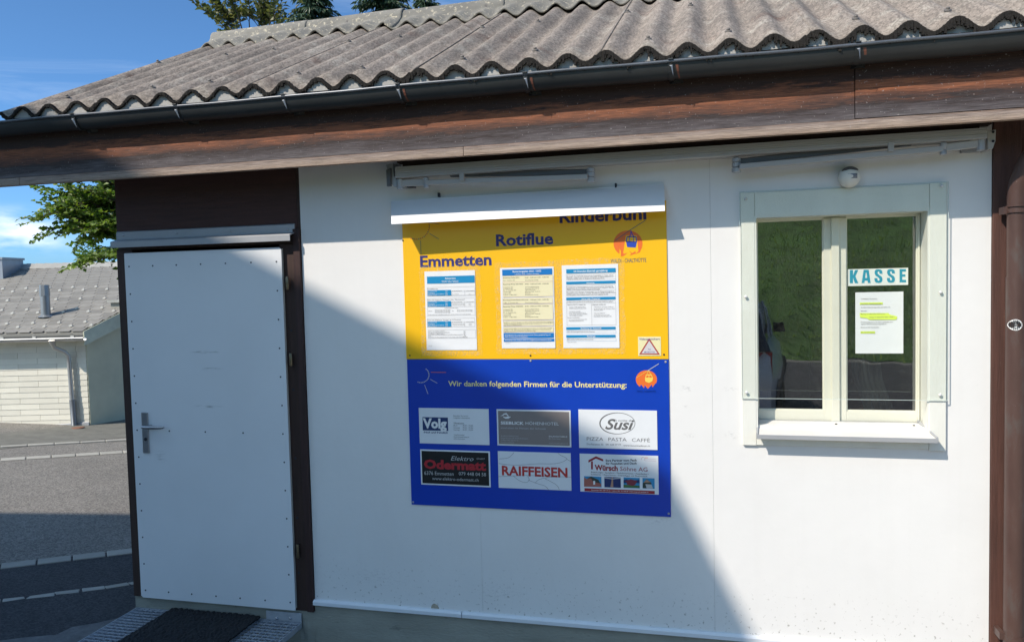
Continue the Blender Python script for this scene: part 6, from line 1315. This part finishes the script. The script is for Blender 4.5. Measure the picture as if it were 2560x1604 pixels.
# parked car
def car(cx, cy, ang):
    t = thing('parked_car', (cx, cy, -0.34), 'small white hatchback parked behind the viewer, mirrored in the left pane', 'car')
    t.rotation_euler = (0, 0, ang); t.scale = (1.22, 1.22, 1.25)
    paint = mat('white_car_paint', (0.62, 0.63, 0.66), rough=0.3, var=0.02, coat=0.6); gm_ = mat('tinted_glass', (0.015, 0.018, 0.02), rough=0.08); tyre = mat('tyre', (0.02, 0.02, 0.02), rough=0.9); rim = mat('rim', (0.4, 0.4, 0.42), rough=0.35, metal=0.7); rl = mat('tail_red', (0.35, 0.01, 0.01), rough=0.2)
    loc = (0, 0, 0)
    def bld(mb, nm, m, **k):
        me_o = mb.build(nm, m, None, loc=(0, 0, 0), **k); me_o.parent = t; me_o.location = (0, 0, 0); return me_o
    # body: cross sections along the length (front +y)
    secs = [(-1.95, .62, .45, .80), (-1.85, .80, .30, .98), (-1.5, .85, .22, 1.0), (-.5, .87, .20, .96), (.6, .87, .20, .94), (1.3, .84, .22, .88), (1.8, .76, .28, .76), (1.98, .58, .38, .62)]
    mb = MB(); vs = []; k = 12
    for (y, w, z0, z1) in secs:
        zm = (z0+z1)/2
        vs += [(-w*.82, y, z0), (-w*.97, y, z0+.10), (-w, y, zm), (-w*.97, y, z1-.08), (-w*.86, y, z1), (-w*.4, y, z1+.02), (w*.4, y, z1+.02), (w*.86, y, z1), (w*.97, y, z1-.08), (w, y, zm), (w*.97, y, z0+.10), (w*.82, y, z0)]
    fs = [(i*k+j, i*k+(j+1) % k, (i+1)*k+(j+1) % k, (i+1)*k+j) for i in range(len(secs)-1) for j in range(k)]+[tuple(range(k)), tuple(range((len(secs)-1)*k, len(secs)*k))]
    mb.add(vs, fs); bld(mb, 'body', paint, smooth=50)
    cs = [(-1.90, .70, .96, 1.02), (-1.55, .66, .96, 1.36), (-1.2, .64, .96, 1.45), (-.2, .64, .96, 1.47), (.35, .66, .94, 1.38), (1.05, .70, .90, .94)]
    mb = MB(); vs = []
    for (y, w, z0, z1) in cs: vs += [(-w*1.12, y, z0), (-w, y, z1-.05), (-w*.8, y, z1), (w*.8, y, z1), (w, y, z1-.05), (w*1.12, y, z0)]
    fs = [(i*6+j, i*6+(j+1) % 6, (i+1)*6+(j+1) % 6, (i+1)*6+j) for i in range(5) for j in range(6)]+[tuple(range(6)), tuple(range(30, 36))]
    mb.add(vs, fs); bld(mb, 'cabin', gm_, smooth=40)
    mb = MB(); vs = []
    for (y, w, z0, z1) in cs[1:5]: vs += [(-w*.84, y, z1+.004), (w*.84, y, z1+.004)]
    mb.add(vs, [(i*2, i*2+1, i*2+3, i*2+2) for i in range(3)]); bld(mb, 'roof_panel', paint, solid=0.01)
    for s in (-1, 1):
        for (ya, yb, za, zb) in ((-1.56, -1.46, .97, 1.36), (-.40, -.33, .97, 1.42), (.42, .50, .95, 1.33)):
            bld(MB().hexa([(s*.745, ya, za), (s*.745, ya+.07, za), (s*.73, ya+.07, za), (s*.73, ya, za), (s*.665, yb, zb), (s*.665, yb+.07, zb), (s*.64, yb+.07, zb), (s*.64, yb, zb)]), 'pillar', paint)
        bld(MB().hexa([(s*.74, .62, .98), (s*.92, .60, .98), (s*.92, .72, .98), (s*.74, .70, .98), (s*.74, .62, 1.10), (s*.90, .60, 1.12), (s*.90, .72, 1.11), (s*.74, .70, 1.10)]), 'mirror', gm_, bev=0.01)
        bld(MB().hexa([(s*.60, -1.90, .72), (s*.80, -1.80, .72), (s*.80, -1.76, .72), (s*.60, -1.84, .72), (s*.62, -1.91, .95), (s*.80, -1.80, .95), (s*.80, -1.76, .95), (s*.62, -1.84, .95)]), 'tail_light', rl, bev=0.006)
        bld(MB().box(s*.62-.12, s*.62+.12, 1.84, 1.93, .58, .70), 'headlight', rim, bev=0.02)
        for y in (-1.25, 1.22):
            w_ = bld(MB().lathe([(.16, -.10), (.30, -.09), (.315, -.05), (.315, .05), (.30, .09), (.16, .10)], (s*.80, y, .315), 'x', 24), 'wheel', tyre)
            o_ = MB().lathe([(.04, -.10), (.19, -.095), (.19, .095), (.04, .10)], (s*.80, y, .315), 'x', 20).build('rim', rim, None, loc=(0, 0, 0)); o_.parent = w_; o_.location = (0, 0, 0)
    bld(MB().box(-.68, .68, -2.0, -1.90, .34, .48), 'bumper', paint, bev=0.03); bld(MB().box(-.26, .26, -1.955, -1.93, .60, .71), 'number_plate', whitep)
car(-1.22, -8.0, rad(186))
print('objects', len(bpy.data.objects))
